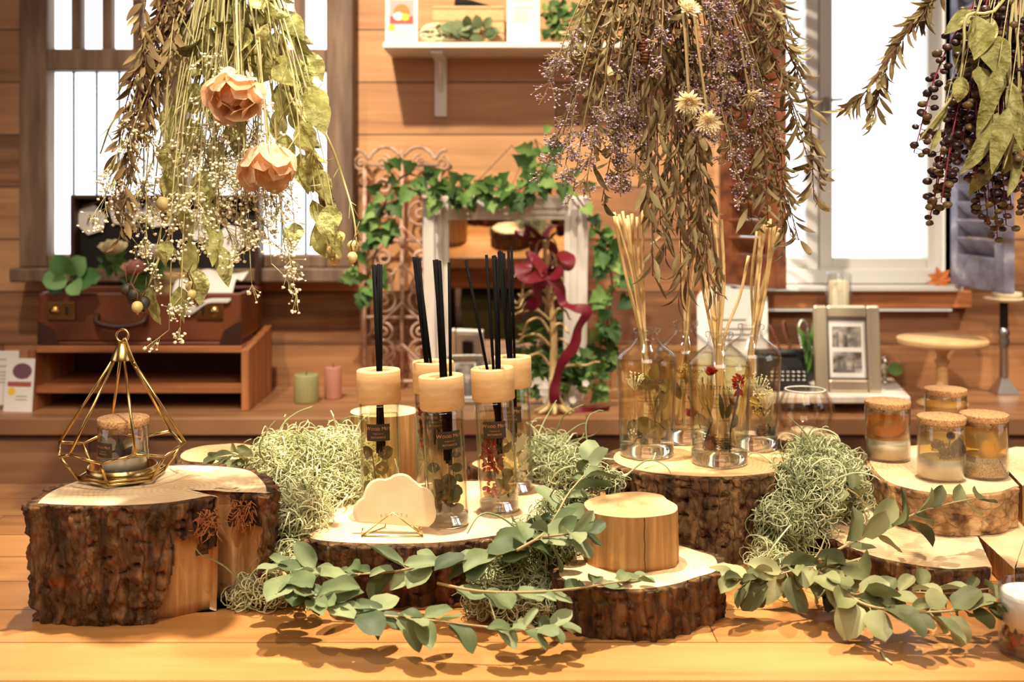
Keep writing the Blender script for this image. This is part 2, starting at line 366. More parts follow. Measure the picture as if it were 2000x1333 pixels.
MT = {}
MT['wall'] = planks('cedar_boards', 0, 2, 0.121, srgb(122,80,50), srgb(182,128,84), srgb(210,158,108), 0.55, 0.42)
MT['counter'] = planks('counter_boards', 0, 2, 0.145, srgb(94,60,40), srgb(142,96,64), srgb(170,118,80), 0.55, 0.3)
MT['countertop'] = planks('countertop_boards', 0, 1, 0.14, srgb(116,76,50), srgb(162,114,76), srgb(190,140,98), 0.45, 0.25)
MT['table'] = planks('table_boards', 0, 1, 0.088, srgb(158,100,50), srgb(190,130,72), srgb(210,152,94), 0.36, 0.22, 0.0022, 1.0, 1.9, False)
MT['board_side'] = planks('side_boards', 1, 2, 0.121, srgb(110,66,38), srgb(160,100,58), srgb(190,126,76), 0.6, 0.35)
MT['floor'] = planks('floor_boards', 0, 1, 0.11, srgb(84,52,32), srgb(122,80,50), srgb(146,98,62), 0.5, 0.3)
MT['ceil'] = noisy('ceiling_paint', [(0.3, srgb(225,214,196)), (0.7, srgb(236,226,210))], (2,2,2), 3, 0.9)
MT['cedar'] = noisy('cedar_wood', [(0.3, srgb(128,74,42)), (0.55, srgb(178,110,64)), (0.75, srgb(204,138,86))], (4,40,40), 5, 0.5, 0.05)
MT['cedar_v'] = noisy('cedar_wood_upright', [(0.3, srgb(128,74,42)), (0.55, srgb(182,114,66)), (0.75, srgb(206,142,90))], (40,40,4), 5, 0.5, 0.05)
MT['oldframe'] = noisy('weathered_brown_wood', [(0.3, srgb(84,64,50)), (0.55, srgb(122,96,76)), (0.75, srgb(146,120,98))], (38,38,5), 6, 0.7, 0.1)
MT['iron'] = plain('dark_iron', srgb(50,52,54), 0.5, 0.6)
MT['pane'] = emit('frosted_daylight_pane', (0.86, 0.94, 1.0), 2.0)
MT['white'] = noisy('white_paint', [(0.3, srgb(226,220,210)), (0.7, srgb(240,236,228))], (9,9,9), 4, 0.5)
MT['whitewood'] = noisy('worn_white_paint', [(0.3, srgb(196,186,172)), (0.5, srgb(232,224,212)), (0.8, srgb(240,234,224))], (30,30,8), 6, 0.6, 0.1)
MT['pvc'] = plain('white_window_frame', srgb(226,226,222), 0.4)
MT['brownshut'] = noisy('brown_shutter_paint', [(0.3, srgb(78,40,24)), (0.5, srgb(124,70,42)), (0.68, srgb(150,92,54)), (0.8, srgb(186,140,96))], (18,18,30), 6, 0.6, 0.15)
MT['greyshut'] = noisy('chipped_lavender_paint', [(0.30, srgb(84,66,54)), (0.42, srgb(112,104,122)), (0.6, srgb(142,138,158)), (0.75, srgb(206,204,208))], (14,14,22), 7, 0.6, 0.15)
MT['glass'] = thinglass('clear_glass', (0.98, 0.985, 0.975), 1.0, 1.75)
MT['thick'] = thinglass('thick_glass', (0.93, 0.95, 0.93), 1.0, 1.6)
MT['liquid'] = thinglass('pale_gold_liquid', (0.985, 0.95, 0.82), 0.3, 1.15)
MT['liquid2'] = thinglass('pale_amber_liquid', (0.98, 0.93, 0.78), 0.3, 1.15)
MT['cap'] = noisy('pale_beech', [(0.3, srgb(216,168,112)), (0.6, srgb(226,182,128)), (0.8, srgb(232,194,144))], (50,50,180), 3, 0.55)
MT['black'] = plain('black_reed', (0.003, 0.0025, 0.0025), 0.7, 0, 0.06)
MT['rattan'] = noisy('natural_rattan', [(0.3, srgb(206,166,106)), (0.7, srgb(232,202,146))], (200,200,14), 4, 0.6, 0.0, 1.0, 0, 0, 0.5)
MT['labelbrown'] = plain('dark_brown_label', srgb(58,45,30), 0.5)
MT['copper'] = plain('copper_print', srgb(206,140,84), 0.4)
MT['ink'] = plain('black_ink', srgb(40,34,26), 0.6)
MT['gold'] = noisy('brushed_brass', [(0.3, srgb(190,156,92)), (0.7, srgb(222,192,130))], (30,30,30), 4, 0.24, 0, 1, 0, 1.0)
MT['silver'] = plain('silver_metal', srgb(210,206,200), 0.25, 1.0)
MT['champagne'] = plain('champagne_metal', srgb(216,200,170), 0.32, 0.8)
MT['cork'] = noisy('cork', [(0.30, srgb(110,66,38)), (0.42, srgb(184,134,86)), (0.65, srgb(216,172,120))], (460,460,460), 4, 0.8, 0.05)
MT['wax'] = noisy('cream_wax', [(0.3, srgb(230,210,174)), (0.7, srgb(240,224,192))], (60,60,60), 4, 0.5)
MT['sand'] = noisy('coarse_sand', [(0.35, srgb(130,94,58)), (0.5, srgb(214,178,128)), (0.7, srgb(240,216,176))], (900,900,900), 2, 0.9, 0.2)
MT['end1'] = endgrain('pale_sawn_oak', srgb(196,152,104), srgb(232,196,150), srgb(244,216,176))
MT['end2'] = endgrain('warm_sawn_log', srgb(176,136,88), srgb(214,174,122), srgb(230,194,144), 170)
MT['bark1'] = barkmat('rugged_brown_bark', srgb(40,27,16), srgb(96,68,42), srgb(154,114,72), srgb(132,78,42))
MT['bark2'] = barkmat('dark_mossy_bark', srgb(38,26,14), srgb(96,66,38), srgb(150,112,68), srgb(98,78,42))
MT['birch'] = barkmat('birch_bark', srgb(84,54,30), srgb(176,136,92), srgb(222,184,134), srgb(66,42,24), (26, 26, 40), 1.6, .25)
MT['fuzz'] = plain('torn_bark_fibre', srgb(168,104,60), 0.9)
MT['mossa'] = noisy('pale_reindeer_moss', [(0.25, srgb(146,148,96)), (0.5, srgb(192,192,142)), (0.8, srgb(220,216,172))], (12,12,12), 3, 0.8, 0, 1, 0, 0, 0.9)
MT['mossb'] = noisy('green_reindeer_moss', [(0.25, srgb(116,122,78)), (0.5, srgb(162,168,120)), (0.8, srgb(202,204,162))], (12,12,12), 3, 0.8, 0, 1, 0, 0, 0.9)
MT['euca'] = leafmat('eucalyptus_leaf', [(0.2, srgb(70,86,54)), (0.5, srgb(110,126,84)), (0.85, srgb(150,162,118))], 0.22)
MT['eucab'] = leafmat('olive_eucalyptus_leaf', [(0.2, srgb(78,82,48)), (0.5, srgb(116,120,76)), (0.85, srgb(158,158,112))], 0.22)
MT['eustem'] = plain('eucalyptus_stem', srgb(168,150,104), 0.7)
MT['olive'] = leafmat('dried_olive_leaf', [(0.15, srgb(92,88,46)), (0.5, srgb(158,156,92)), (0.9, srgb(208,206,142))], 0.35, 0.5, 0.9, 75, 0.9)
MT['lance'] = leafmat('dried_lance_leaf', [(0.15, srgb(98,76,48)), (0.5, srgb(140,116,76)), (0.9, srgb(176,154,108))], 0.3)
MT['herb'] = leafmat('dried_grey_green_leaf', [(0.15, srgb(96,78,50)), (0.5, srgb(146,128,88)), (0.9, srgb(184,170,124))], 0.3)
MT['strawstem'] = noisy('pale_green_stem', [(0.2, srgb(128,112,66)), (0.5, srgb(170,160,104)), (0.85, srgb(198,190,140))], (20,20,20), 2, 0.7, 0, 1, 0, 0, 0.9)
MT['redstem'] = plain('red_brown_stem', srgb(104,66,44), 0.7)
MT['gyp'] = plain('cream_gypsophila', srgb(246,236,206), 0.8)
MT['statice'] = noisy('faded_violet_floret', [(0.2, srgb(104,78,96)), (0.5, srgb(160,130,152)), (0.85, srgb(206,184,200))], (30,30,30), 2, 0.8, 0, 1, 0, 0, 0.9)
MT['rose'] = leafmat('dried_peach_rose', [(0.2, srgb(226,178,138)), (0.55, srgb(242,210,174)), (0.9, srgb(250,230,202))], 0.45, 0.7, 0.8, 70, 0.6)
MT['straw'] = leafmat('cream_strawflower', [(0.2, srgb(228,208,164)), (0.6, srgb(244,232,200)), (0.9, srgb(250,243,222))], 0.35)
MT['pod'] = noisy('pale_seed_pod', [(0.3, srgb(128,108,62)), (0.6, srgb(190,168,108)), (0.8, srgb(216,198,142))], (60,60,20), 3, 0.5)
MT['darkpod'] = plain('dark_seed_pod', srgb(50,42,30), 0.6)
MT['berry'] = noisy('dark_pokeberry', [(0.3, srgb(36,16,24)), (0.6, srgb(62,34,34)), (0.8, srgb(104,84,52))], (40,40,40), 2, 0.45, 0, 1, 0, 0, 0.9)
MT['magenta'] = plain('magenta_stem', srgb(132,40,66), 0.6)
MT['ivy'] = leafmat('green_ivy_leaf', [(0.15, srgb(46,72,32)), (0.5, srgb(86,122,58)), (0.9, srgb(142,172,94))], 0.2)
MT['twine'] = plain('jute_twine', srgb(170,134,86), 0.9)
MT['leather'] = noisy('brown_leather', [(0.3, srgb(80,38,18)), (0.55, srgb(118,60,30)), (0.8, srgb(142,80,44))], (9,9,9), 6, 0.45, 0.1)
MT['leatherdark'] = plain('dark_leather', srgb(60,30,18), 0.5)
MT['lining'] = plain('black_lining', srgb(24,18,16), 0.9)
MT['cloth'] = plain('white_cloth', srgb(232,226,216), 0.9)
MT['paper'] = plain('white_paper', srgb(236,230,222), 0.8)
MT['pink'] = plain('pink_print', srgb(214,166,164), 0.8)
MT['red'] = plain('red_print', srgb(176,84,80), 0.8)
MT['orange'] = plain('orange_print', srgb(220,130,70), 0.8)
MT['yellow'] = plain('yellow_print', srgb(240,206,70), 0.8)
MT['grey'] = plain('grey_print', srgb(120,114,108), 0.8)
MT['burgundy'] = plain('burgundy_satin', srgb(112,18,34), 0.45)
MT['paleiron'] = noisy('rusted_pale_iron', [(0.3, srgb(150,104,80)), (0.6, srgb(206,172,150)), (0.8, srgb(226,204,188))], (40,40,40), 4, 0.7)
MT['mirror'] = plain('mirror_silvering', (0.9, 0.9, 0.9), 0.0, 1.0)
MT['treegold'] = plain('pale_gold_paint', srgb(206,176,122), 0.4, 0.3)
MT['fillpane'] = emit('added_side_window_glow', (0.86, 0.94, 1.0), 1.6)  # glow of the added side windows
# ------------------------------------------------------------------ room shell
WY = 2.6
X0, X1, YF, ZC = -2.2, 2.2, -2.4, 2.62
WX0, WX1, WZ0, WZ1 = 0.478, 1.0, 0.985, 2.05
m = MB()
m.box((X0-.1, WY, 0), (WX0, WY+.1, ZC)); m.box((WX1, WY, 0), (X1+.1, WY+.1, ZC))
m.box((WX0, WY, 0), (WX1, WY+.1, WZ0)); m.box((WX0, WY, WZ1), (WX1, WY+.1, ZC))
struct(m.build('wall_back', MT['wall'], origin=(0,0,0)))
m = MB(); m.box((X0-.1, YF, 0), (X0, WY, ZC)); struct(m.build('wall_left', MT['board_side'], origin=(0,0,0)))
m = MB(); m.box((X1, YF, 0), (X1+.1, WY, ZC)); struct(m.build('wall_right', MT['board_side'], origin=(0,0,0)))
m = MB(); m.box((X0-.1, YF-.1, 0), (X1+.1, YF, ZC)); struct(m.build('wall_front', MT['wall'], origin=(0,0,0)))
m = MB(); m.box((X0-.1, YF-.1, -.1), (X1+.1, WY+.1, 0)); struct(m.build('floor', MT['floor'], origin=(0,0,0)))
m = MB(); m.box((X0-.1, YF-.1, ZC), (X1+.1, WY+.1, ZC+.1)); struct(m.build('ceiling', MT['ceil'], origin=(0,0,0)))

# lattice window on the back wall: weathered frame, thick upper bars, thin iron bars below, frosted panes
wl = bpy.data.objects.new('window_1', None); C.objects.link(wl); wl.location = P(368, 520, 2.585); struct(wl)
def wx(px, d=2.56): return (px-1000)/FPX*d
def wz(py, d=2.56): return CZ-(py-HY)/FPX*d
zt = 1.95
m = MB()
m.box((wx(46), 2.535, wz(522)), (wx(100), 2.598, zt)); m.box((wx(640), 2.535, wz(522)), (wx(692), 2.598, zt))
m.box((wx(100), 2.535, wz(140)), (wx(640), 2.598, wz(98))); m.box((wx(100), 2.535, zt-.06), (wx(640), 2.598, zt))
m.box((wx(100), 2.535, wz(522)), (wx(640), 2.598, wz(497)))
m.box((wx(322), 2.535, wz(497)), (wx(370), 2.598, wz(140))); m.box((wx(322), 2.535, wz(98)), (wx(370), 2.598, zt-.06))
m.build('window_frame', MT['oldframe'], wl, bevel=.004)
m = MB(); m.box((wx(40), 2.50, wz(548)), (wx(694), 2.598, wz(522))); m.build('window_sill', MT['oldframe'], wl, bevel=.004)
for a, b in ((143,163),(203,222),(262,281),(425,445),(485,505),(575,596)):
    m = MB(); m.box((wx(a), 2.545, wz(98)), (wx(b), 2.575, zt-.06)); m.build('wooden_bar', MT['oldframe'], wl, bevel=.003)
for a in (144,189,233,281,415,460,505,550,597):
    m = MB(); m.tube([(wx(a), 2.56, wz(497)), (wx(a), 2.56, wz(140))], .0032, 6); m.build('iron_bar', MT['iron'], wl)
m = MB(); m.box((wx(98), 2.582, wz(500)), (wx(642), 2.592, zt-.05)); lab(m.build('window_pane', MT['pane'], wl), 'white frosted pane glowing with daylight')

# casement window
wr = bpy.data.objects.new('window_2', None); C.objects.link(wr); wr.location = ((WX0+WX1)/2, 2.66, WZ0); struct(wr)
m = MB()
m.box((WX0, 2.60, WZ0), (WX0+.05, 2.68, WZ1)); m.box((WX1-.012, 2.60, WZ0), (WX1+.03, 2.68, WZ1))
m.box((WX0+.05, 2.60, WZ0), (WX1-.012, 2.68, WZ0+.035)); m.box((WX0+.05, 2.60, WZ1-.05), (WX1-.012, 2.68, WZ1))
m.build('window_frame', MT['pvc'], wr, bevel=.004)
for nm, a, b in (('casement', wx(1415,2.62), wx(1598,2.62)), ('casement', wx(1600,2.62), WX1-.005)):
    m = MB(); z0, z1 = WZ0+.03, WZ1-.04; t = .030
    m.box((a, 2.615, z0), (a+t, 2.665, z1)); m.box((b-t, 2.615, z0), (b, 2.665, z1))
    m.box((a+t, 2.615, z0), (b-t, 2.665, z0+.03)); m.box((a+t, 2.615, z1-t), (b-t, 2.665, z1))
    o = m.build('sash', MT['pvc'], wr, bevel=.003)
    m = MB(); m.box((a+t, 2.638, z0+.03), (b-t, 2.642, z1-t)); m.build('window_pane', MT['glass'], o)
m = MB(); m.box((wx(1606,2.6), 2.585, wz(222,2.6)), (wx(1618,2.6), 2.612, wz(190,2.6)))
m.tube([(wx(1612,2.6), 2.59, wz(197,2.6)), (wx(1640,2.6), 2.575, wz(196,2.6))], .004, 8); lab(m.build('window_handle', MT['silver'], wr, bevel=.001), 'silver window handle')
m = MB(); m.box((wx(1575,2.6), 2.59, wz(212,2.6)), (wx(1584,2.6), 2.612, wz(188,2.6))); m.build('window_hinge', MT['silver'], wr)
m = MB(); m.box((WX0-.03, 2.545, WZ0-.012), (WX1+.02, 2.598, WZ0)); lab(m.build('window_sill', MT['pvc'], wr, bevel=.003), 'white window sill')
m = MB(); m.box((WX0-.05, 2.57, WZ0-.052), (WX1+.05, 2.598, WZ0-.0125)); m.build('sill_board', MT['cedar'], wr, bevel=.003)
m = MB(); m.box((WX0, 2.56, WZ0-.058), (WX1, 2.597, WZ0-.0525)); lab(m.build('sill_strip', MT['pvc'], wr), 'white strip under the sill')

# unseen side wall windows, added for reflections in the glass and cool fill
for k, (x, s) in enumerate(((X0, 1), (X1, -1))):
    sw = bpy.data.objects.new('window_%d' % (k+3), None); C.objects.link(sw); sw.location = (x, .5, 1.0); struct(sw)
    m = MB(); a, b = sorted((x, x+s*.03))
    m.box((a, -.1, 1.0), (b, -.04, 2.1)); m.box((a, 1.1, 1.0), (b, 1.16, 2.1)); m.box((a, -.04, 1.0), (b, 1.1, 1.06)); m.box((a, -.04, 2.04), (b, 1.1, 2.1)); m.box((a, .50, 1.06), (b, .56, 2.04))
    m.build('window_frame', MT['pvc'], sw, bevel=.003)
    m = MB(); a, b = sorted((x+s*.008, x+s*.014)); m.box((a, -.04, 1.06), (b, 1.1, 2.04)); m.build('window_pane', MT['fillpane'], sw)
def shutter(label, A, B, z0, z1, mt, nsl, group=None):
    """louvered shutter between two upright edges A and B (x, y)"""
    A = Vector((A[0], A[1], 0)); B = Vector((B[0], B[1], 0)); u = (B-A); W = u.length; u = u.normalized(); n = Vector((u.y, -u.x, 0))
    root = thing('louvered_shutter', label, 'shutter', (A+B)/2+Vector((0,0,z0)))
    Mx = Matrix(((u.x, n.x, 0, 0), (u.y, n.y, 0, 0), (0, 0, 1, 0), (0, 0, 0, 1)))
    Mx = Matrix.Translation(A) @ Mx; t = .012; s = .042
    for a, b in ((0, s), (W-s, W)):
        m = MB(); m.box((a, -t, z0), (b, t, z1), 0, Mx); m.build('stile', mt, root, bevel=.002)
    for a, b in ((z0, z0+.07), (z1-.06, z1)):
        m = MB(); m.box((s, -t, a), (W-s, t, b), 0, Mx); m.build('rail', mt, root, bevel=.002)
    h = (z1-.06-z0-.07)/nsl
    for i in range(nsl):
        zc = z0+.07+h*(i+.5)
        Ms = Mx @ Matrix.Translation((0, 0, zc)) @ Matrix.Rotation(math.radians(52), 4, 'X')
        m = MB(); m.box((s-.004, -.0225, -.003), (W-s+.004, .0225, .003), 0, Ms); m.build('louver', mt, root)
    return root
shutter('reddish brown louvered shutter open beside the bright window, behind the hanging herbs', (wx(1412,2.58), 2.575), (wx(1524,2.42), 2.40), .99, 1.98, MT['brownshut'], 22)
shutter('chipped lavender louvered shutter swung out into the room beside the window', (1.008, 2.56), (1.008, 2.285), .990, 1.98, MT['greyshut'], 22)

# ------------------------------------------------------------------ counter and display table
cn = thing('wall_counter', 'long cedar counter along the back board wall under both windows', 'counter', (0, 2.4, 0))
m = MB(); m.box((-2.15, 2.225, .715), (2.15, 2.598, .75)); m.build('countertop', MT['countertop'], cn, bevel=.003)
m = MB(); m.box((-2.15, 2.245, .0), (2.15, 2.27, .715)); m.build('front_panel', MT['counter'], cn)
for x in (-2.13, -.7, .75, 2.11):
    m = MB(); m.box((x, 2.27, 0), (x+.02, 2.59, .715)); m.build('side_panel', MT['cedar_v'], cn)
tb = thing('display_table', 'honey coloured wooden display table holding the logs and fragrance bottles', 'table', (0, 1.28, 0))
m = MB(); m.box((-1.15, .84, .715), (1.15, 1.717, .75)); m.build('tabletop', MT['table'], tb, bevel=.003)
for x in (-1.09, 1.03):
    for y in (.88, 1.62):
        m = MB(); m.box((x, y, 0), (x+.06, y+.06, .715)); m.build('leg', MT['cedar_v'], tb, bevel=.003)
for a, b in (((-1.03, .895, .63), (1.03, .915, .715)), ((-1.03, 1.645, .63), (1.03, 1.665, .715))):
    m = MB(); m.box(a, b); m.build('apron', MT['cedar'], tb)

m = MB(); m.box((-1.06, .90, .30), (1.06, 1.665, .325)); m.build('lower_shelf', MT['cedar'], tb, bevel=.003)
# boxes stored under the table, seen in the mirror
for x, w_, h_, lb, col in ((-.33, .30, .26, 'dark brown storage box under the display table, seen in the mirror', (74,52,36)), (.0, .30, .22, 'olive green storage box under the display table, seen in the mirror', (112,110,62)), (.33, .30, .28, 'blue grey storage box under the display table, seen in the mirror', (58,70,80))):
    q = thing('storage_box', lb, 'box', (x, 1.53, .3252))
    m = MB(); m.box((x-w_/2, 1.42, .3252), (x+w_/2, 1.64, .3252+h_)); m.build('box_body', plain('box_card_%d' % int(x*100), srgb(*col), .7), q, bevel=.002)
    m = MB(); m.box((x-w_/2-.004, 1.416, .3254+h_), (x+w_/2+.004, 1.644, .3254+h_+.035)); m.build('lid', plain('box_lid_%d' % int(x*100), srgb(*[int(c_*.8) for c_ in col]), .7), q, bevel=.002)

# ------------------------------------------------------------------ white wall shelf and what stands on it
sh = thing('wall_shelf', 'white painted shelf board on brackets high on the cedar wall', 'shelf', (.03, 2.5, 1.507))
m = MB(); m.box((-.278, 2.42, 1.508), (.335, 2.599, 1.520)); m.build('shelf_board', MT['white'], sh, bevel=.001)
for x in (-.178, .255):
    b = bpy.data.objects.new('bracket', None); C.objects.link(b); b.parent = sh
    m = MB(); m.box((x, 2.588, 1.372), (x+.028, 2.599, 1.508)); m.box((x, 2.44, 1.499), (x+.028, 2.588, 1.5075))
    m.tube([(x+.014, 2.59, 1.43), (x+.014, 2.55, 1.485), (x+.014, 2.52, 1.50)], .006, 6)
    C.objects.unlink(b); bpy.data.objects.remove(b)
    m.build('bracket', MT['white'], sh, bevel=.0015)

def card(label, cat, c, w, h, lean, style, name='leaflet', group=None, yaw=0.0, th=.0015):
    """standing printed card: paper with a flat print on its face; c is the middle of its foot"""
    root = thing(name, label, cat, c, group, (-lean, 0, yaw))
    m = MB(); m.box((-w/2, 0, 0), (w/2, th, h)); m.build('paper', MT['paper'], root, True)
    e = -.0003
    def patch(x0, z0, x1, z1, mt, nm='print', dy=0):
        q = MB(); q.quad((x0*w, e-dy, z0*h), (x1*w, e-dy, z0*h), (x1*w, e-dy, z1*h), (x0*w, e-dy, z1*h)); return q.build(nm, mt, root, True)
    def disc(x, z, r, mt, nm='print', sx=1, dy=.0002):
        q = MB(); q.add([(x*w+r*w*sx*math.cos(a*PI/9), e-dy, z*h+r*w*math.sin(a*PI/9)) for a in range(18)], [tuple(range(18))], 0, False); return q.build(nm, mt, root, True)
    if style == 'cake':
        patch(-.38, .40, .38, .93, MT['pink'], 'picture'); patch(-.36, .42, .36, .58, MT['red'], 'table_print', .0002)
        disc(0, .66, .26, MT['orange'], 'dish_print', 1.0, .0003); disc(-.1, .58, .13, MT['paper'], 'dish_print', 1.2, .0004); disc(.12, .56, .11, MT['yellow'], 'dish_print', 1.1, .0005)
        disc(-.3, .34, .11, MT['yellow'], 'sticker', 1.0, .0006)
        for z in (.24, .18, .12): patch(-.25, z, .25, z+.012, MT['grey'], 'text_line')
    if style == 'menu':
        patch(-.28, .72, .3, .735, MT['red'], 'text_line'); patch(-.3, .84, .3, .853, MT['grey'], 'text_line')
        for z in (.62, .56, .50, .44): patch(-.3, z, .1+.2*R.random(), z+.012, MT['grey'], 'text_line')
    if style == 'violet':
        patch(-.05, .62, .3, .86, MT['pink'], 'picture'); disc(.08, .76, .26, plain('violet_print', srgb(120, 76, 92), .8), 'dish_print', 1.3)
        patch(-.4, .47, .42, .56, MT['red'], 'banner_print'); disc(-.25, .38, .14, MT['yellow'], 'sticker')
        for z in (.28, .22): patch(-.1, z, .3, z+.014, MT['grey'], 'text_line')
    return root
card('white card with a cake photo and yellow dot standing on the white shelf end', 'card', P(784, 82, 2.45)*1+Vector((0,0,0)), .070, .105, .06, 'cake')
card('blank looking white menu card standing on the shelf beside the crate', 'card', P(1022, 81, 2.45), .072, .110, .05, 'menu')
for o in list(bpy.data.objects):
    if o.name.startswith('leaflet'): o.location.z = 1.5202

# crate on the shelf
cr = thing('wooden_crate', 'small slatted honey wood crate on the white shelf', 'crate', (-.085, 2.53, 1.5202))
x0, x1, y0, y1 = wx(845, 2.47), wx(985, 2.47), 2.475, 2.58
for i in range(3):
    z = 1.5202+i*.027
    m = MB(); m.box((x0, y0, z), (x1, y0+.006, z+.0255)); m.build('slat', MT['cap'], cr, bevel=.001)
    m = MB(); m.box((x0, y1-.006, z), (x1, y1, z+.0255)); m.build('slat', MT['cap'], cr)
    for xx in (x0, x1-.006):
        m = MB(); m.box((xx, y0+.006, z), (xx+.006, y1-.006, z+.0255)); m.build('slat', MT['cap'], cr)
m = MB(); m.box((x0, y0, 1.5202+.0812), (x1, y1, 1.5202+.087)); m.build('lid', MT['cap'], cr, bevel=.001)
m = MB(); z = 1.6078
m.tube([(wx(890,2.5), 2.5, z+.011), (wx(915,2.5), 2.51, z+.0105), (wx(965,2.5), 2.55, z+.006)], [.011, .009, .004], 12)
tag(m.build('pepper_mill', MT['lining']), 'black tapered wooden grinder lying on top of the crate', 'grinder')

# hydrangea with eucalyptus leaves on the shelf
hy = thing('flower_posy', 'pale dried hydrangea head with grey leaves lying before the crate', 'flowers', P(880, 82, 2.44))
m = MB()
for i in range(170):
    a = rv(); a = a.normalized()*.9; c = P(850, 66, 2.45)+Vector((a.x*.033, a.y*.014, a.z*.024))
    m.ball(c, .0055, 6, 3, 0, (1.2, 1, .6))
m.build('hydrangea_blossom', plain('pale_green_petal', srgb(214, 216, 176), .8), hy)
m = MB()
for i in range(22):
    c = P(R.uniform(870, 960), R.uniform(55, 80), R.uniform(2.43, 2.46)); d = Vector((R.uniform(-1,1), -.4, R.uniform(-.1,.9)))
    m.leaf(c, d, (0,-1,.3), .032, .022, 'round', .2, .4, 0, 5)
m.tube(curve([P(845,80,2.44), P(900,78,2.44), P(962,80,2.45)], 10), .0018, 5, 1)
m.build('leaf_spray', [MT['euca'], MT['eustem']], hy)
m = MB()
for i in range(110):
    c = P(R.uniform(1062, 1150), R.uniform(12, 82), R.uniform(2.46, 2.52)); d = rv()+Vector((0,-.3,.4))
    m.leaf(c, d, (0,-1,.4), .022, .016, 'ovate', .3, .4, 0, 4)
fp = thing('potted_fern', 'bright green leafy plant in a basket on the white shelf beside the menu card', 'plant', Vector((wx(1105,2.5), 2.5, 1.5202)))
m.build('foliage', MT['ivy'], fp)
m = MB(); m.lathe([(.025,0),(.034,.02),(.036,.03),(.030,.03),(.022,.005)], 20, (wx(1105,2.5), 2.5, 1.5202), 0, None, True); m.build('basket', MT['rattan'], fp)

# ------------------------------------------------------------------ stand, suitcase
sd = thing('shelf_riser', 'low open cedar shelf stand carrying the leather suitcase', 'shelf', (-.76, 2.4, .7502))
xa, xb = -.990, -.537
for x in (xa, xb-.016):
    m = MB(); z = .7502
    vs = [(x,2.30,z),(x+.016,2.30,z),(x+.016,2.52,z),(x,2.52,z),(x,2.30,z+.125),(x+.016,2.30,z+.125),(x+.016,2.52,z+.15),(x,2.52,z+.15)]
    m.add(vs, [(0,3,2,1),(4,5,6,7),(0,1,5,4),(1,2,6,5),(2,3,7,6),(3,0,4,7)], 0, False); m.build('side_panel', MT['cedar_v'], sd, bevel=.0015)
for z in (.785, .868):
    m = MB(); m.box((xa+.016, 2.305, z), (xb-.016, 2.52, z+.014)); m.build('shelf_board', MT['cedar'], sd, bevel=.0015)
m = MB(); m.box((xa+.016, 2.508, .7502), (xb-.016, 2.52, .868)); m.build('back_panel', plain('dark_back_board', srgb(92,58,38), .6), sd)  # plain dark brown back
sc_x0, sc_x1, sy0, sy1, sz0, sz1 = -.972, -.556, 2.31, 2.505, .8825, .990
su = thing('suitcase', 'open vintage brown leather suitcase with brass locks on a wooden stand', 'suitcase', (-.764, 2.41, sz0))
m = MB(); t = .008
m.box((sc_x0, sy0, sz0), (sc_x1, sy1, sz0+t)); m.box((sc_x0, sy0, sz0+t), (sc_x1, sy0+t, sz1)); m.box((sc_x0, sy1-t, sz0+t), (sc_x1, sy1, sz1))
m.box((sc_x0, sy0+t, sz0+t), (sc_x0+t, sy1-t, sz1)); m.box((sc_x1-t, sy0+t, sz0+t), (sc_x1, sy1-t, sz1))
m.build('case_body', MT['leather'], su, bevel=.004)
m = MB(); lz1 = 1.192
m.box((sc_x0, 2.512, sz1+.002), (sc_x1, 2.528, lz1)); m.box((sc_x0, 2.475, sz1+.002), (sc_x0+.010, 2.512, lz1)); m.box((sc_x1-.010, 2.475, sz1+.002), (sc_x1, 2.512, lz1)); m.box((sc_x0+.01, 2.475, lz1-.010), (sc_x1-.01, 2.512, lz1))
ld = m.build('lid', MT['leatherdark'], su, bevel=.003)
m = MB(); m.box((sc_x0+.011, 2.508, sz1+.006), (sc_x1-.011, 2.5118, lz1-.011)); m.build('lining', MT['lining'], ld)
for cx in (wx(120,2.31), wx(410,2.31)):
    m = MB(); m.box((cx-.028, sy0-.004, .935), (cx+.028, sy0, .972)); lk = m.build('lock', MT['gold'], su, bevel=.0015)
    m = MB(); m.lathe([(.0, .006), (.009, .006), (.010, 0)], 14, (cx-(.012 if cx<-.8 else -.010), sy0-.004, .953), 0, Matrix.Rotation(PI/2, 3, 'X')); m.build('lock_button', MT['gold'], lk)
    m = MB(); m.box((cx+(.010 if cx<-.8 else -.016), sy0-.006, .945), (cx+(.014 if cx<-.8 else -.012), sy0-.0039, .962)); m.build('keyhole_hasp', MT['iron'], lk)
m = MB(); cx = -.80; m.tube(curve([(cx-.05,sy0,.945),(cx-.045,sy0-.014,.930),(cx,sy0-.018,.922),(cx+.045,sy0-.014,.930),(cx+.05,sy0,.945)], 16), .006, 8); m.build('handle', MT['leatherdark'], su)
for cx in (sc_x0, sc_x1):
    m = MB(); s = 1 if cx < -.8 else -1
    m.add([(cx-s*.001, sy0-.0012, sz0+.001), (cx+s*.045, sy0-.0012, sz0+.001), (cx+s*.035, sy0-.0012, sz0+.03), (cx+s*.012, sy0-.0012, sz0+.045), (cx-s*.001, sy0-.0012, sz0+.05)], [(0,1,2,3,4)], 0, False); m.build('corner_patch', MT['leatherdark'], su)

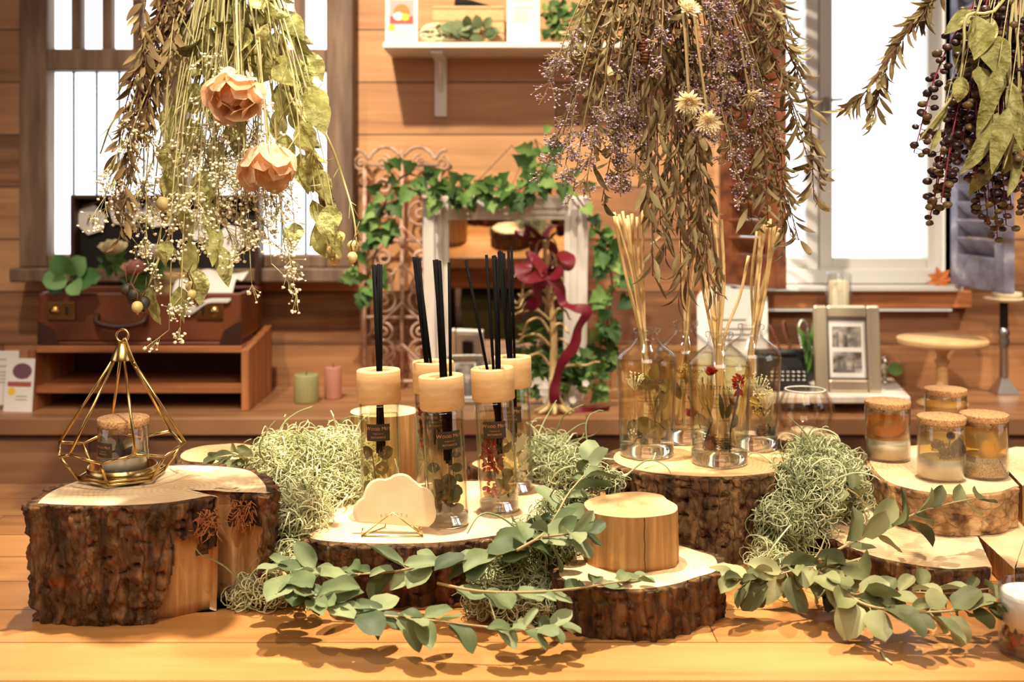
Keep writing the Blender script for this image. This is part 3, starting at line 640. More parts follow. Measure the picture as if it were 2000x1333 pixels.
# hexagon bunting in the lid
hexes = [(178,430,.034,.3),(245,410,.040,-.2),(312,412,.040,.1),(390,440,.036,.2),(452,468,.034,-.3)]
bt = thing('paper_bunting', 'string of white hexagon paper tags hung inside the suitcase lid', 'bunting', P(320,440,2.50))
for px, py, r, a0 in hexes:
    c = P(px, py, 2.500); m = MB()
    ring = [(c.x+r*math.cos(a0+k*PI/3), c.y, c.z+r*math.sin(a0+k*PI/3)) for k in range(6)]
    m.add(ring+[(x, y+.0015, z) for x, y, z in ring], [tuple(range(6)), tuple(range(11, 5, -1))]+[(k, (k+1) % 6, 6+(k+1) % 6, 6+k) for k in range(6)], 0, False)
    o = m.build('paper_tag', MT['paper'], bt)
    m = MB()
    for k in (-1, 1): 
        q = [Vector((-.004+k*.006, -.0008, -.012)), Vector((.0+k*.006, -.0008, -.012)), Vector((.006+k*.006, -.0008, .012)), Vector((.002+k*.006, -.0008, .012))]
        m.quad(*[c+p for p in q])
    m.build('letter_stroke', MT['ink'], o)
m = MB(); m.tube(curve([P(160,405,2.503), P(245,378,2.503), P(320,380,2.503), P(400,405,2.503), P(490,440,2.503)], 20), .0012, 5); m.build('cord', MT['twine'], bt)
# white cloth and a pale wood box in the suitcase
m = MB(); n = 12
vs = []
for i in range(n+1):
    for j in range(9):
        u, v = i/n, j/8
        x = lerp(-.70, -.575, u); y = lerp(2.305, 2.47, v); z = sz1+.012+.014*math.sin(u*7+v*3)*math.sin(v*5+1)+.02*v
        if v < .25: z = sz1+.006 if v > 0 else sz1-.02-.03*max(0, 1-abs(u-.3)*3.2)
        if v == 0: y = 2.3035
        vs.append((x, y, z))
fs = [(i*9+j, i*9+j+1, (i+1)*9+j+1, (i+1)*9+j) for i in range(n) for j in range(8)]
m.add(vs, fs); o = m.build('white_napkin', MT['cloth']); sm = o.modifiers.new('s', 'SUBSURF'); sm.levels = sm.render_levels = 1
o.modifiers.new('t', 'SOLIDIFY').thickness = .0012
tag(o, 'crumpled white cloth spilling over the suitcase front edge', 'cloth')
bx = thing('wooden_box', 'pale wooden box inside the suitcase between flowers and cloth', 'box', (-.755, 2.42, sz0+t+.001))
m = MB(); m.box((-.80, 2.36, sz0+t+.001), (-.71, 2.47, 1.005)); m.build('box_body', MT['cap'], bx, bevel=.002)
m = MB(); m.box((-.803, 2.357, 1.0055), (-.707, 2.473, 1.022)); m.build('lid', MT['cap'], bx, bevel=.002)

def petal_ball(m, c, r, n, mat=0, openv=1.0):
    for i in range(n):
        a = i*2.4; t = (i/n)**.7
        d = Vector((math.cos(a)*t*openv, math.sin(a)*t*openv-.35, 1-.6*t)).normalized()
        m.leaf(Vector(c)+d*r*.15, d, -Vector((math.cos(a), math.sin(a), -.3)), r*(.75+.3*t), r*(.7+.3*t), 'round', .35, -.9*(1-t*.6), mat, 5)
# artificial flowers in the suitcase
succ = thing('succulent_sprig', 'bright green four leaved sprig at the suitcase corner', 'plant', P(140, 570, 2.31))
m = MB()
for px, py, L in ((118,512,.05),(158,515,.05),(120,545,.05),(165,545,.055),(140,525,.03),(185,540,.045),(105,560,.04),(150,560,.045)):
    c = P(px, py, 2.30+R.uniform(-.02,.02)); o0 = P(140, 545, 2.31)
    m.leaf(lerp(o0, c, .35), (c-o0)+Vector((0,-.02,0)), (0,-1,.2), L, L*.9, 'round', .25, .5, 0, 6)
m.build('foliage', leafmat('fresh_green_leaf', [(0.15, srgb(66,112,60)), (0.5, srgb(112,160,92)), (0.9, srgb(150,188,124))], .2), succ)
m = MB(); m.tube(curve([P(140,545,2.31), P(150,560,2.33), P(160,575,2.36)], 8), .002, 5); m.build('stem', MT['ivy'], succ)
for lbl, px, py, col in (('cream artificial rose standing in the open suitcase', 222, 500, srgb(236,224,184)), ('pink artificial rose lower in the suitcase beside green leaves', 266, 540, srgb(232,176,160)), ('white artificial rose in the suitcase beneath hanging gypsophila', 300, 510, srgb(236,226,218))):
    f = thing('artificial_rose', lbl, 'flower', P(px, py+20, 2.34))
    m = MB(); petal_ball(m, P(px, py, 2.325), .034, 26); m.build('blossom', leafmat('rose_petal_%d' % px, [(0.2, tuple(x*.8 for x in col)), (0.6, col)], .3), f)
    m = MB()
    for k in range(7): a = k*.9; m.leaf(P(px, py+12, 2.34), (math.cos(a), -.4, math.sin(a)*.7), (0,-1,.2), .036, .022, 'ovate', .3, .5, 0, 5)
    m.tube([P(px, py+4, 2.338), P(px+5, py+40, 2.36)], .002, 5, 0)
    m.build('foliage', MT['ivy'], f)

# leaflets in a grey holder
lh = thing('leaflet_holder', 'grey holder of leaflets beside the cedar stand', 'holder', P(28, 805, 2.36))
b = T(25, 790, .7502)
m = MB(); m.box((b.x-.05, b.y, .7502), (b.x+.045, b.y+.006, .845)); m.box((b.x-.05, b.y-.05, .7502), (b.x+.045, b.y, .757)); m.build('holder_body', MT['grey'], lh, bevel=.001)
card('small violet and red printed leaflet with yellow dot standing at the counter edge', 'leaflet', T(34, 805, .7502), .062, .108, .12, 'violet', yaw=-.12)
card('tall white folded leaflet leaning behind the violet printed one', 'leaflet', T(0, 800, .7502)+Vector((-.002,.012,0)), .060, .118, .12, 'menu', yaw=.1)

# candles
def pillar(label, c, r, h, col):
    root = thing('pillar_candle', label, 'candle', c)
    m = MB(); m.lathe([(r*.96,0),(r,.003),(r,h-.003),(r*.94,h),(r*.3,h-.002),(0.0005,h-.003)], 28, c, 0, None, True); m.build('wax_body', noisy('candle_wax_%d' % int(c[0]*1000), [(0.3, tuple(x*.85 for x in col)), (0.7, col)], (40,40,40), 3, .5), root)
    m = MB(); c = Vector(c); m.tube([c+Vector((0,0,h-.003)), c+Vector((.001,0,h+.006))], .0009, 5); m.build('wick', MT['lining'], root)
pillar('short pale green pillar candle on the counter', T(594, 790, .7502)+Vector((0,.025,0)), .0262, .060, srgb(168,164,112))
pillar('slim dusty pink pillar candle beside the green one', T(648, 782, .7502)+Vector((0,.018,0)), .0185, .070, srgb(196,134,112))
# ------------------------------------------------------------------ iron trellis, mirror, ivy, jewellery tree
def spiral(c, r0, r1, turns, a0, n=40, flip=1):
    return [Vector((c[0]+(lerp(r0, r1, i/n))*math.cos(a0+flip*turns*2*PI*i/n), c[1], c[2]+(lerp(r0, r1, i/n))*math.sin(a0+flip*turns*2*PI*i/n))) for i in range(n+1)]
tr = thing('iron_trellis', 'pale rusted scrollwork iron trellis leaning on the cedar wall', 'trellis', (wx(785,2.55), 2.56, .7502))
D = 2.56
m = MB()
for px in (712, 858):
    m.tube([(wx(px,D), D, .7502), P(px, 330, D)], .005, 8)
m.tube([P(785, 760, D), P(785, 292, D)], .0045, 8)
for py in (322, 470, 620, 745): m.tube([P(712, py, D), P(858, py, D)], .004, 8)
m.build('frame', MT['paleiron'], tr)
for cx, s in ((748, -1), (822, 1)):
    m = MB()
    arch = [P(785+s*3, 305, D), P(785+s*20, 290, D), P(785+s*40, 288, D), P(785+s*58, 300, D), P(785+s*64, 312, D)]
    m.tube(curve(arch, 16), .0045, 7); m.tube(curve([P(785+s*64, 312, D), P(785+s*74, 298, D), P(785+s*88, 292, D)], 10), [.0045]*6+[.004]*5, 7)
    m.build('crest_arch', MT['paleiron'], tr)
    c = P(785+s*36, 318, D); m = MB(); m.tube(spiral(c, .019, .003, 1.6, PI/2, 40, s), .003, 6); m.build('scroll', MT['paleiron'], tr)
    c = P(785+s*80, 320, D); m = MB(); m.tube(spiral(c, .017, .003, 1.5, PI/2, 40, -s), .003, 6); m.build('scroll', MT['paleiron'], tr)
for py in (365, 420, 505, 560, 590, 650, 690, 720):
    for s in (-1, 1):
        k = 34 if py in (420, 590, 690) else 26
        c = P(785+s*36, py, D); m = MB()
        m.tube(spiral(c, .0009*k, .004, 1.55, -PI/2 if py % 2 else PI/2, 42, s), .0032, 6); m.build('scroll', MT['paleiron'], tr)
for py in (470, 545, 620, 700):
    for s in (-1, 1):
        m = MB(); m.tube([P(785, py-28, D-.003), P(785+s*66, py+36, D-.003)], .003, 6); m.build('diagonal_bar', MT['paleiron'], tr)
m = MB(); m.lathe([(0,.02),(.006,.014),(.010,.006),(.006,0),(.010,-.006),(.004,-.014),(0,-.02)], 12, P(785, 470, D-.004)); m.build('rosette', MT['paleiron'], tr)

mr = thing('mirror', 'rectangular mirror in a white moulded frame on the counter, hung with ivy', 'mirror', (wx(988,2.48), 2.49, .7502), None, (math.radians(10), 0, 0))
xa, xb, za, zb, y0 = wx(830,2.47), wx(1145,2.47), .7502, wz(378,2.47), 2.47
for nm, (ax, az), (bx, bz) in (('frame_stile', (xa, za), (xa+.055, zb)), ('frame_stile', (xb-.05, za), (xb, zb))):
    m = MB(); w_ = bx-ax; s = 1 if nm and ax == xa else -1
    for f0, f1, dy in ((0, .45, 0), (.45, .75, .007), (.75, 1, .013)):
        u0, u1 = (ax+w_*f0, ax+w_*f1) if s > 0 else (bx-w_*f1, bx-w_*f0)
        m.box((u0, y0+dy, az), (u1, y0+.030, bz))
    m.build(nm, MT['whitewood'], mr, bevel=.0015)
for nm, z0_, z1_, s in (('frame_rail', za, za+.05, 1), ('frame_rail', zb-.05, zb, -1)):
    m = MB(); h_ = z1_-z0_
    for f0, f1, dy in ((0, .45, 0), (.45, .75, .007), (.75, 1, .013)):
        u0, u1 = (z0_+h_*f0, z0_+h_*f1) if s > 0 else (z1_-h_*f1, z1_-h_*f0)
        m.box((xa+.055, y0+dy, u0), (xb-.05, y0+.030, u1))
    m.build(nm, MT['whitewood'], mr, bevel=.0015)
m = MB(); m.box((xa+.05, y0+.020, za+.045), (xb-.045, y0+.024, zb-.045)); lab(m.build('mirror_glass', MT['mirror'], mr), 'reflective mirror glass')
m = MB(); m.tube([(xa+.03, y0+.032, zb-.06), (0, 2.645, zb+.09), (xb-.03, y0+.032, zb-.06)], .0012, 6); m.build('hanging_wire', MT['iron'], mr)

def ivy_leaf(m, c, d, s, mat=0):
    m.leaf(c, d, (R.uniform(-.4,.4), -1, R.uniform(-.1,.5)), s, s*.95, 'ivy', .25, R.uniform(.1,.6), mat, 6)
def ivy(label, pts, dlist, n, spread, size, group=None):
    ps = curve([P(px, py, d) for (px, py), d in zip(pts, dlist)], 40)
    root = thing('ivy_garland', label, 'garland', ps[len(ps)//2], group)
    m = MB(); m.tube(ps, .0022, 6); m.build('vine', MT['redstem'], root)
    m = MB()
    for i in range(n):
        c = ps[R.randrange(len(ps))]; off = Vector((R.uniform(-1,1), R.uniform(-.7,.05), R.uniform(-1,1)))*spread
        d = off+Vector((0,-.01,-.012)); ivy_leaf(m, c+off*.7, d, size*R.uniform(.65,1.15))
        if i % 3 == 0: m.tube([c, c+off*.7], .0008, 4, 1)
    m.build('foliage', [MT['ivy'], MT['redstem']], root)
    return root
ivy('green ivy garland trailing over the mirror top and down beside its trellis', [(712,560),(735,490),(742,430),(765,370),(800,340),(850,365),(900,375),(955,378),(1010,370),(1060,330),(1045,272)], [2.46,2.455,2.44,2.40,2.38,2.365,2.36,2.36,2.365,2.38,2.40], 120, .032, .040)
ivy('green ivy garland hanging between the mirror and the reed bottles', [(1100,345),(1150,420),(1180,480),(1195,545),(1190,610),(1175,670),(1160,720)], [2.36,2.38,2.39,2.40,2.41,2.42,2.42], 58, .028, .042)

# jewellery tree
jt = thing('jewellery_tree', 'pale gold metal jewellery tree with curled branches before the mirror', 'ornament', T(1085, 812, .7502))
D = 2.30; base = T(1083, 808, .7502)
m = MB()
trunk = [base+Vector((0,0,.0)), base+Vector((-.002,0,.03)), P(1080,730,D), P(1082,650,D), P(1074,580,D), P(1072,525,D)]
m.tube(curve(trunk, 20), [lerp(.014, .0045, (i/20)**.6) for i in range(21)], 10)
for k in range(7):
    a = k*2*PI/7+.2; m.tube(curve([base+Vector((0,0,.035)), base+Vector((math.cos(a)*.018, math.sin(a)*.015, .012)), base+Vector((math.cos(a)*.042, math.sin(a)*.03, .003))], 8), [lerp(.011, .003, i/8) for i in range(9)], 7)
m.build('trunk', MT['treegold'], jt)
for sx, y0p, w_, h_ in ((-1,540,24,26),(1,528,18,16),(-1,585,58,30),(1,575,22,34),(-1,635,52,34),(1,612,34,22),(-1,660,60,16),(1,640,30,18),(-1,700,50,20),(1,672,34,24),(1,712,80,-8),(-1,610,66,8)):
    o = P(1076, y0p+18, D)
    pts = [o, P(1076+sx*w_*.4, y0p-h_*.35, D-.012*R.uniform(-1,2)), P(1076+sx*w_*.85, y0p-h_*.2, D-.02*R.uniform(-1,2)), P(1076+sx*w_*1.05, y0p+h_*.5, D-.02*R.uniform(-1,2)), P(1076+sx*w_*1.2, y0p+h_*.55, D)]
    m = MB(); m.tube(curve(pts, 16), [lerp(.0032, .0016, i/16) for i in range(17)], 7); m.build('branch', MT['treegold'], jt)

def ribbon(m, pts, width, across=None, thick=.0, n=28):
    ps = curve(pts, n); vs = []
    for i, p in enumerate(ps):
        d = (ps[min(i+1, n)]-ps[max(i-1, 0)]).normalized(); a = Vector(across if across else (0,1,.1)); a = Matrix.Rotation(math.sin(i*.45)*.35, 3, d) @ (a-d*a.dot(d)).normalized()
        vs += [p-a*width/2, p, p+a*width/2]
    m.add(vs, [(i*3+q, i*3+q+1, i*3+q+4, i*3+q+3) for i in range(n) for q in range(2)])
rb = thing('ribbon', 'burgundy satin ribbon tied in a bow on the jewellery tree', 'ribbon', P(1070, 560, 2.28))
for pts in ([(1070,535),(1040,505),(1022,520),(1030,540),(1070,535)], [(1070,535),(1090,498),(1108,505),(1100,530),(1070,535)]):
    m = MB(); ribbon(m, [P(x, y, 2.272+.018*math.sin(i*1.7)) for i, (x, y) in enumerate(pts)], .034, (.5, .7, .6)); lab(m.build('bow_loop', MT['burgundy'], rb), 'loop of the bow')
m = MB(); ribbon(m, [P(1070,538,2.27), P(1052,560,2.265), P(1048,585,2.268), P(1030,605,2.27), P(1012,620,2.272)], .028, (.9,.35,.3)); m.build('ribbon_tail', MT['burgundy'], rb)
m = MB(); ribbon(m, [P(1070,538,2.27), P(1092,560,2.265), P(1100,592,2.268), P(1125,602,2.26), P(1147,608,2.26), P(1130,640,2.258), P(1122,675,2.258), P(1098,708,2.255), P(1086,745,2.255), P(1083,780,2.252), P(1100,806,2.27), P(1140,806,2.28), P(1190,800,2.30)], .022, (.95,.3,.2), 0, 60); m.build('ribbon_tail', MT['burgundy'], rb)

# potted ivy
c = T(1118, 800, .7502)+Vector((0,.05,0))
pi_ = thing('potted_ivy', 'small ivy plant in a white faceted pot behind the jewellery tree', 'plant', c)
m = MB(); m.lathe([(.020,0),(.026,.012),(.031,.05),(.033,.052),(.028,.05),(.022,.01)], 10, c, 0, None, True, False, False); m.build('pot', MT['white'], pi_)
m = MB()
for i in range(130):
    a = R.uniform(0, 2*PI); r = R.uniform(0, .075); p = c+Vector((r*math.cos(a)*1.2-.015, r*math.sin(a)*.5-.02, .055+R.uniform(-.03,.06)-r*.2))
    ivy_leaf(m, p, (math.cos(a), math.sin(a)-.4, R.uniform(-.5,.6)), .032*R.uniform(.6,1.1))
m.build('foliage', MT['ivy'], pi_)
m = MB()
for i in range(14):
    p = c+Vector((R.uniform(-.10,.05), -.075, R.uniform(.0,.09)))
    for k in range(5): a = k*1.257; m.leaf(p, (math.cos(a), -.3, math.sin(a)), (0,-1,0), .008, .008, 'round', .1, .3, 0, 3)
m.build('blossom', MT['white'], pi_)

# small silver frames before the mirror
def photo_frame(label, c, w_, h_, bw, lean, mt, yaw=0, pics=2, name='photo_frame', dep=.016):
    root = thing(name, label, 'picture frame', c, None, (-lean, 0, yaw))
    for nm, lo, hi in (('frame_side', (-w_/2, 0, 0), (-w_/2+bw, dep, h_)), ('frame_side', (w_/2-bw, 0, 0), (w_/2, dep, h_)), ('frame_side', (-w_/2+bw, 0, 0), (w_/2-bw, dep, bw)), ('frame_side', (-w_/2+bw, 0, h_-bw), (w_/2-bw, dep, h_))):
        m = MB(); x0_, y0_, z0_ = lo; x1_, y1_, z1_ = hi; m.box(lo, hi); m.build(nm, mt, root, True, bevel=min(.005, bw*.25))
    m = MB(); m.box((-w_/2+bw*.9, dep*.45, bw*.9), (w_/2-bw*.9, dep*.7, h_-bw*.9)); mat_ = m.build('mat_board', MT['paper'], root, True)
    m = MB(); ly = dep*.25
    for (a, b_) in (((-w_/2+bw, bw), (w_/2-bw, bw+.003)), ((-w_/2+bw, h_-bw-.003), (w_/2-bw, h_-bw)), ((-w_/2+bw, bw), (-w_/2+bw+.003, h_-bw)), ((w_/2-bw-.003, bw), (w_/2-bw, h_-bw))):
        m.box((a[0], ly, a[1]), (b_[0], ly+.004, b_[1]))
    m.build('inner_rim', MT['silver'], root, True)
    iw = w_-2*bw; ih = h_-2*bw
    for k in range(pics):
        zc = bw+ih*(.70-.42*k) if pics == 2 else bw+ih*.5
        hw, hh = iw*.37, ih*(.17 if pics == 2 else .4)
        m = MB(); y = dep*.45-.0004
        m.quad((-hw, y, zc-hh), (hw, y, zc-hh), (hw, y, zc+hh), (-hw, y, zc+hh)); p_ = m.build('photo_print', noisy('grey_photo_%s_%d' % (label[:5], k), [(0.35, srgb(80,74,68)), (0.5, srgb(150,142,132)), (0.66, srgb(206,196,184))], (30,30,60), 5, .5), root, True)
        m = MB(); y -= .0003
        for q in range(5):
            x = R.uniform(-hw*.7, hw*.7); m.quad((x-.003, y, zc-hh), (x+.003, y, zc-hh), (x+.002, y, zc-hh+hh*R.uniform(.7,1.5)), (x-.002, y, zc-hh+hh*R.uniform(.7,1.5)))
        m.build('photo_figure', MT['grey'], p_, True)
    m = MB(); m.box((-.012, dep, 0), (.012, dep+.002, h_*.75), 0, Matrix.Translation((0,0,0)) @ Matrix.Rotation(-.0, 4, 'X')); m.build('easel_back', MT['lining'], root, True)
    return root
photo_frame('small tarnished silver photo frame between mirror and wood capped diffusers', T(908, 792, .7502), .075, .105, .010, .12, MT['silver'], .1, 1)
photo_frame('taller tarnished silver frame standing behind the small silver frame', T(940, 780, .7502)+Vector((0,.03,0)), .078, .128, .010, .10, MT['silver'], -.05, 1)

# ------------------------------------------------------------------ things on the counter under the casement window
bd = thing('riser_board', 'low worn white board on feet under the photo frame', 'stand', (.66, 2.38, .7502))
m = MB(); vs = [(.45,2.262,.772),(.80,2.262,.772),(.845,2.50,.772),(.45,2.50,.772)]; vs = vs+[(x,y,z+.014) for x, y, z in vs]
m.add(vs, [(0,3,2,1),(4,5,6,7),(0,1,5,4),(1,2,6,5),(2,3,7,6),(3,0,4,7)], 0, False); m.build('board', MT['whitewood'], bd, bevel=.002)
for x, y in ((.47,2.30),(.76,2.30),(.47,2.46),(.79,2.46)):
    m = MB(); m.box((x, y, .7502), (x+.02, y+.02, .772)); m.build('foot', MT['leatherdark'], bd)
BZ = .7862
photo_frame('champagne silver picture frame with two black and white photos on the white board', (wx(1657,2.31), 2.305, BZ), .134, .178, .027, .13, MT['champagne'], -.06)
# candle in a glass tube behind the frame
c = Vector((wx(1638,2.45), 2.45, BZ)); cg = thing('candle_tube', 'cream pillar candle in a clear glass tube behind the picture frame', 'candle', c)
m = MB(); m.lathe([(.021,.004),(.021,.218),(.008,.220),(.0005,.219)], 24, c, 0, None, True); m.build('wax_body', MT['wax'], cg)
m = MB(); m.lathe([(.001,0),(.027,0),(.0275,.002),(.0275,.234),(.0265,.236),(.0255,.234),(.0255,.003),(.001,.003)], 28, c); m.build('glass_tube', MT['glass'], cg)
m = MB(); m.tube([c+Vector((0,0,.219)), c+Vector((.001,0,.229))], .001, 5); m.build('wick', MT['lining'], cg)
# white tag card
tg = thing('paper_sign', 'large white round cornered paper sign behind the reed bottles', 'sign', (wx(1433,2.46), 2.46, .7502), None, (-.08, 0, 0))
w_, h_, rr = .155, .235, .025; ring = []
for cx_, cz_, a0 in ((w_/2-rr, h_-rr, 0), (-w_/2+rr, h_-rr, PI/2)):
    for k in range(7): ring.append((cx_+rr*math.cos(a0+k*PI/12), 0, cz_+rr*math.sin(a0+k*PI/12)))
ring += [(-w_/2, 0, 0), (w_/2, 0, 0)]; k = len(ring)
m = MB(); m.add(ring+[(x, .002, z) for x, y, z in ring], [tuple(range(k))[::-1], tuple(range(k, 2*k))]+[(i, (i+1) % k, k+(i+1) % k, k+i) for i in range(k)], 0, False); m.build('paper', MT['paper'], tg, True)
for z, a, b in ((.165,-.03,.03),(.145,-.045,.045),(.133,-.035,.04),(.121,-.04,.03)):
    m = MB(); m.quad((a,-.0004,z),(b,-.0004,z),(b,-.0004,z+.004),(a,-.0004,z+.004)); m.build('text_line', MT['grey'], tg, True)
# black typewriter ornament
c = Vector((wx(1530,2.36), 2.37, BZ)); tw = thing('typewriter', 'small black vintage typewriter on the white board beside the reed bottles', 'typewriter', c)
m = MB(); m.box((c.x-.045, 2.315, BZ), (c.x+.045, 2.43, BZ+.018)); m.build('base', MT['lining'], tw, bevel=.003)
m = MB(); pr = [(2.345,.018),(2.36,.045),(2.39,.058),(2.43,.058),(2.43,.018)]
vs = [(c.x-.042, y, BZ+z) for y, z in pr]+[(c.x+.042, y, BZ+z) for y, z in pr]; n = 5
m.add(vs, [tuple(range(5))[::-1], tuple(range(5,10))]+[(i,(i+1)%5,5+(i+1)%5,5+i) for i in range(5)], 0, False); m.build('body', MT['lining'], tw, bevel=.003)
m = MB(); m.tube([(c.x-.054, 2.41, BZ+.066), (c.x+.054, 2.41, BZ+.066)], .010, 14); m.build('roller', MT['iron'], tw)
for x in (-.056, .056):
    m = MB(); m.tube([(c.x+x-.004, 2.41, BZ+.066), (c.x+x+.004, 2.41, BZ+.066)], .007, 12); m.build('roller_knob', MT['silver'], tw)
for r_ in range(3):
    for k in range(7):
        m = MB(); m.lathe([(.0001,.004),(.0038,.004),(.0042,.002),(.002,0)], 8, (c.x-.033+k*.011+r_*.002, 2.322+r_*.0075, BZ+.021+r_*.007)); m.build('key', MT['silver'], tw)
# beaded wire basket loops
c2 = Vector((wx(1552,2.47), 2.46, BZ)); bw_ = thing('beaded_basket', 'dark wire basket with looped beaded handles behind the typewriter', 'basket', c2)
m = MB(); m.lathe([(.034,0),(.048,.03),(.054,.062)], 18, c2, 0, None, True)
m.build('bowl', MT['iron'], bw_)
for a in (-.9, -.35, .2, .75):
    pts = [c2+Vector((.045*math.sin(a), -.02, .06)), c2+Vector((.06*math.sin(a)-.01, -.015, .115)), c2+Vector((.075*math.sin(a), 0, .135-.02*abs(a))), c2+Vector((.08*math.sin(a)+.012, .01, .11)), c2+Vector((.05*math.sin(a)+.012, .02, .06))]
    m = MB()
    for p in curve(pts, 34): m.ball(p, .0034, 6, 4)
    m.build('beaded_loop', MT['silver'] if a > 0 else MT['leather'], bw_)
m = MB()
for i in range(26):
    p = P(R.uniform(1565,1598), R.uniform(665,745), R.uniform(2.36,2.40)); m.leaf(p, (R.uniform(-.4,.4), -.2, 1), (0,-1,.2), .045, .007, 'lance', .3, .7, 0, 5)
o = m.build('grass_plant', leafmat('fresh_blade', [(0.2, srgb(44,70,30)), (0.7, srgb(96,140,54))], .2), origin=(wx(1582,2.38), 2.38, BZ)); tag(o, 'tuft of narrow green leaves between typewriter and picture frame', 'plant')
m = MB(); c = Vector((wx(1728,2.42), 2.42, BZ))
m.lathe([(.012,0),(.012,.004),(.004,.008),(.004,.03),(.009,.036),(.009,.05),(.006,.056),(.0005,.058)], 16, c, 0, None, True); tag(m.build('glass_stopper', MT['silver']), 'small silver knobbed ornament just behind the picture frame', 'ornament')
m = MB(); p = P(1733, 722, 2.40); m.leaf(p, (1,-.2,.05), (0,-1,.5), .034, .03, 'round', .2, .3, 0, 6); m.tube([p, P(1727,745,2.42), (wx(1727,2.42),2.425,BZ)], .001, 5, 0)
tag(m.build('leaf_sprig', MT['ivy'], origin=(wx(1727,2.42),2.425,BZ)), 'single round green leaf poking out beside the picture frame', 'leaf')
# cake stand
c = Vector((wx(1840,2.36), 2.36, .7502)); ck = thing('cake_stand', 'pale wooden pedestal cake stand before the chipped shutter', 'cake stand', c)
m = MB(); m.lathe([(.0005,.124),(.055,.126),(.088,.1275),(.0915,.130),(.0915,.139),(.090,.141),(.0005,.141)], 48, c); m.build('plate', MT['cap'], ck)
m = MB(); m.lathe([(.0005,0),(.05,0),(.052,.006),(.035,.012),(.016,.022),(.012,.04),(.0115,.085),(.016,.092),(.011,.098),(.010,.106),(.018,.118),(.022,.125)], 28, c); m.build('pedestal', MT['cap'], ck)
# candle holder
c = Vector((wx(1953,2.52), 2.50, .7502)); ch = thing('candlestick', 'tall silver candlestick with a dark grip and square flared foot', 'candlestick', c)
m = MB(); m.lathe([(.0005,0),(.034,0),(.034,.004),(.018,.026),(.010,.038)], 4, c, 0, Matrix.Rotation(PI/4, 3, 'Z'), False, False, False); m.build('foot', MT['silver'], ch)
m = MB(); m.lathe([(.010,.036),(.009,.10),(.013,.118),(.010,.126),(.0135,.136),(.009,.146)], 18, c); m.build('stem', MT['silver'], ch)
m = MB(); m.lathe([(.009,.146),(.0085,.20),(.012,.204)], 18, c, 0, None, False, True); lab(m.build('grip', MT['lining'], ch), 'dark grip')
m = MB(); m.lathe([(.0005,.204),(.036,.205),(.043,.209),(.043,.213),(.0005,.213)], 30, c); lab(m.build('drip_plate', MT['wax'], ch), 'cream drip plate')
m = MB(); c3 = c+Vector((.008,0,.2135)); m.lathe([(.030,0),(.030,.012),(.009,.014),(.0085,.058),(.0005,.060)], 20, c3, 0, None, True); tag(m.build('taper_candle', MT['wax']), 'cream candle standing on the tall silver candlestick', 'candle')
m = MB()
for k in range(7): a = k*2*PI/7; m.leaf((.972, 2.562, WZ0+.016), (math.cos(a), -.3, math.sin(a)*.8), (0,-1,.3), .03, .016, 'ovate', .2, .4, 0, 5)
tag(m.build('maple_leaf', MT['orange'], origin=(.972, 2.562, WZ0+.002)), 'orange paper maple leaf on the white window sill', 'leaf')
# ------------------------------------------------------------------ logs
def resample(pts, N, smooth=True):
    """closed outline of (x, y, bare) -> N points evenly spaced; bare corner points stay sharp"""
    k = len(pts); out = []
    dense = []
    for i in range(k):
        a, b, c, d = (pts[(i+j-1) % k] for j in range(4))
        lin = b[2] or c[2]
        for q in range(16):
            t = q/16
            if lin: x, y = lerp(b[0], c[0], t), lerp(b[1], c[1], t)
            else:
                f = lambda e: 0.5*(2*b[e]+(c[e]-a[e])*t+(2*a[e]-5*b[e]+4*c[e]-d[e])*t*t+(3*b[e]-a[e]-3*c[e]+d[e])*t**3)
                x, y = f(0), f(1)
            dense.append((x, y, 1 if (b[2] and c[2]) else 0))
    ln = [0]
    for i in range(len(dense)):
        p, q = dense[i], dense[(i+1) % len(dense)]; ln.append(ln[-1]+math.hypot(p[0]-q[0], p[1]-q[1]))
    tot = ln[-1]; j = 0
    for i in range(N):
        s = tot*i/N
        while ln[j+1] < s: j += 1
        p, q = dense[j], dense[(j+1) % len(dense)]; t = (s-ln[j])/max(1e-9, ln[j+1]-ln[j])
        out.append((lerp(p[0], q[0], t), lerp(p[1], q[1], t), p[2]))
    return out
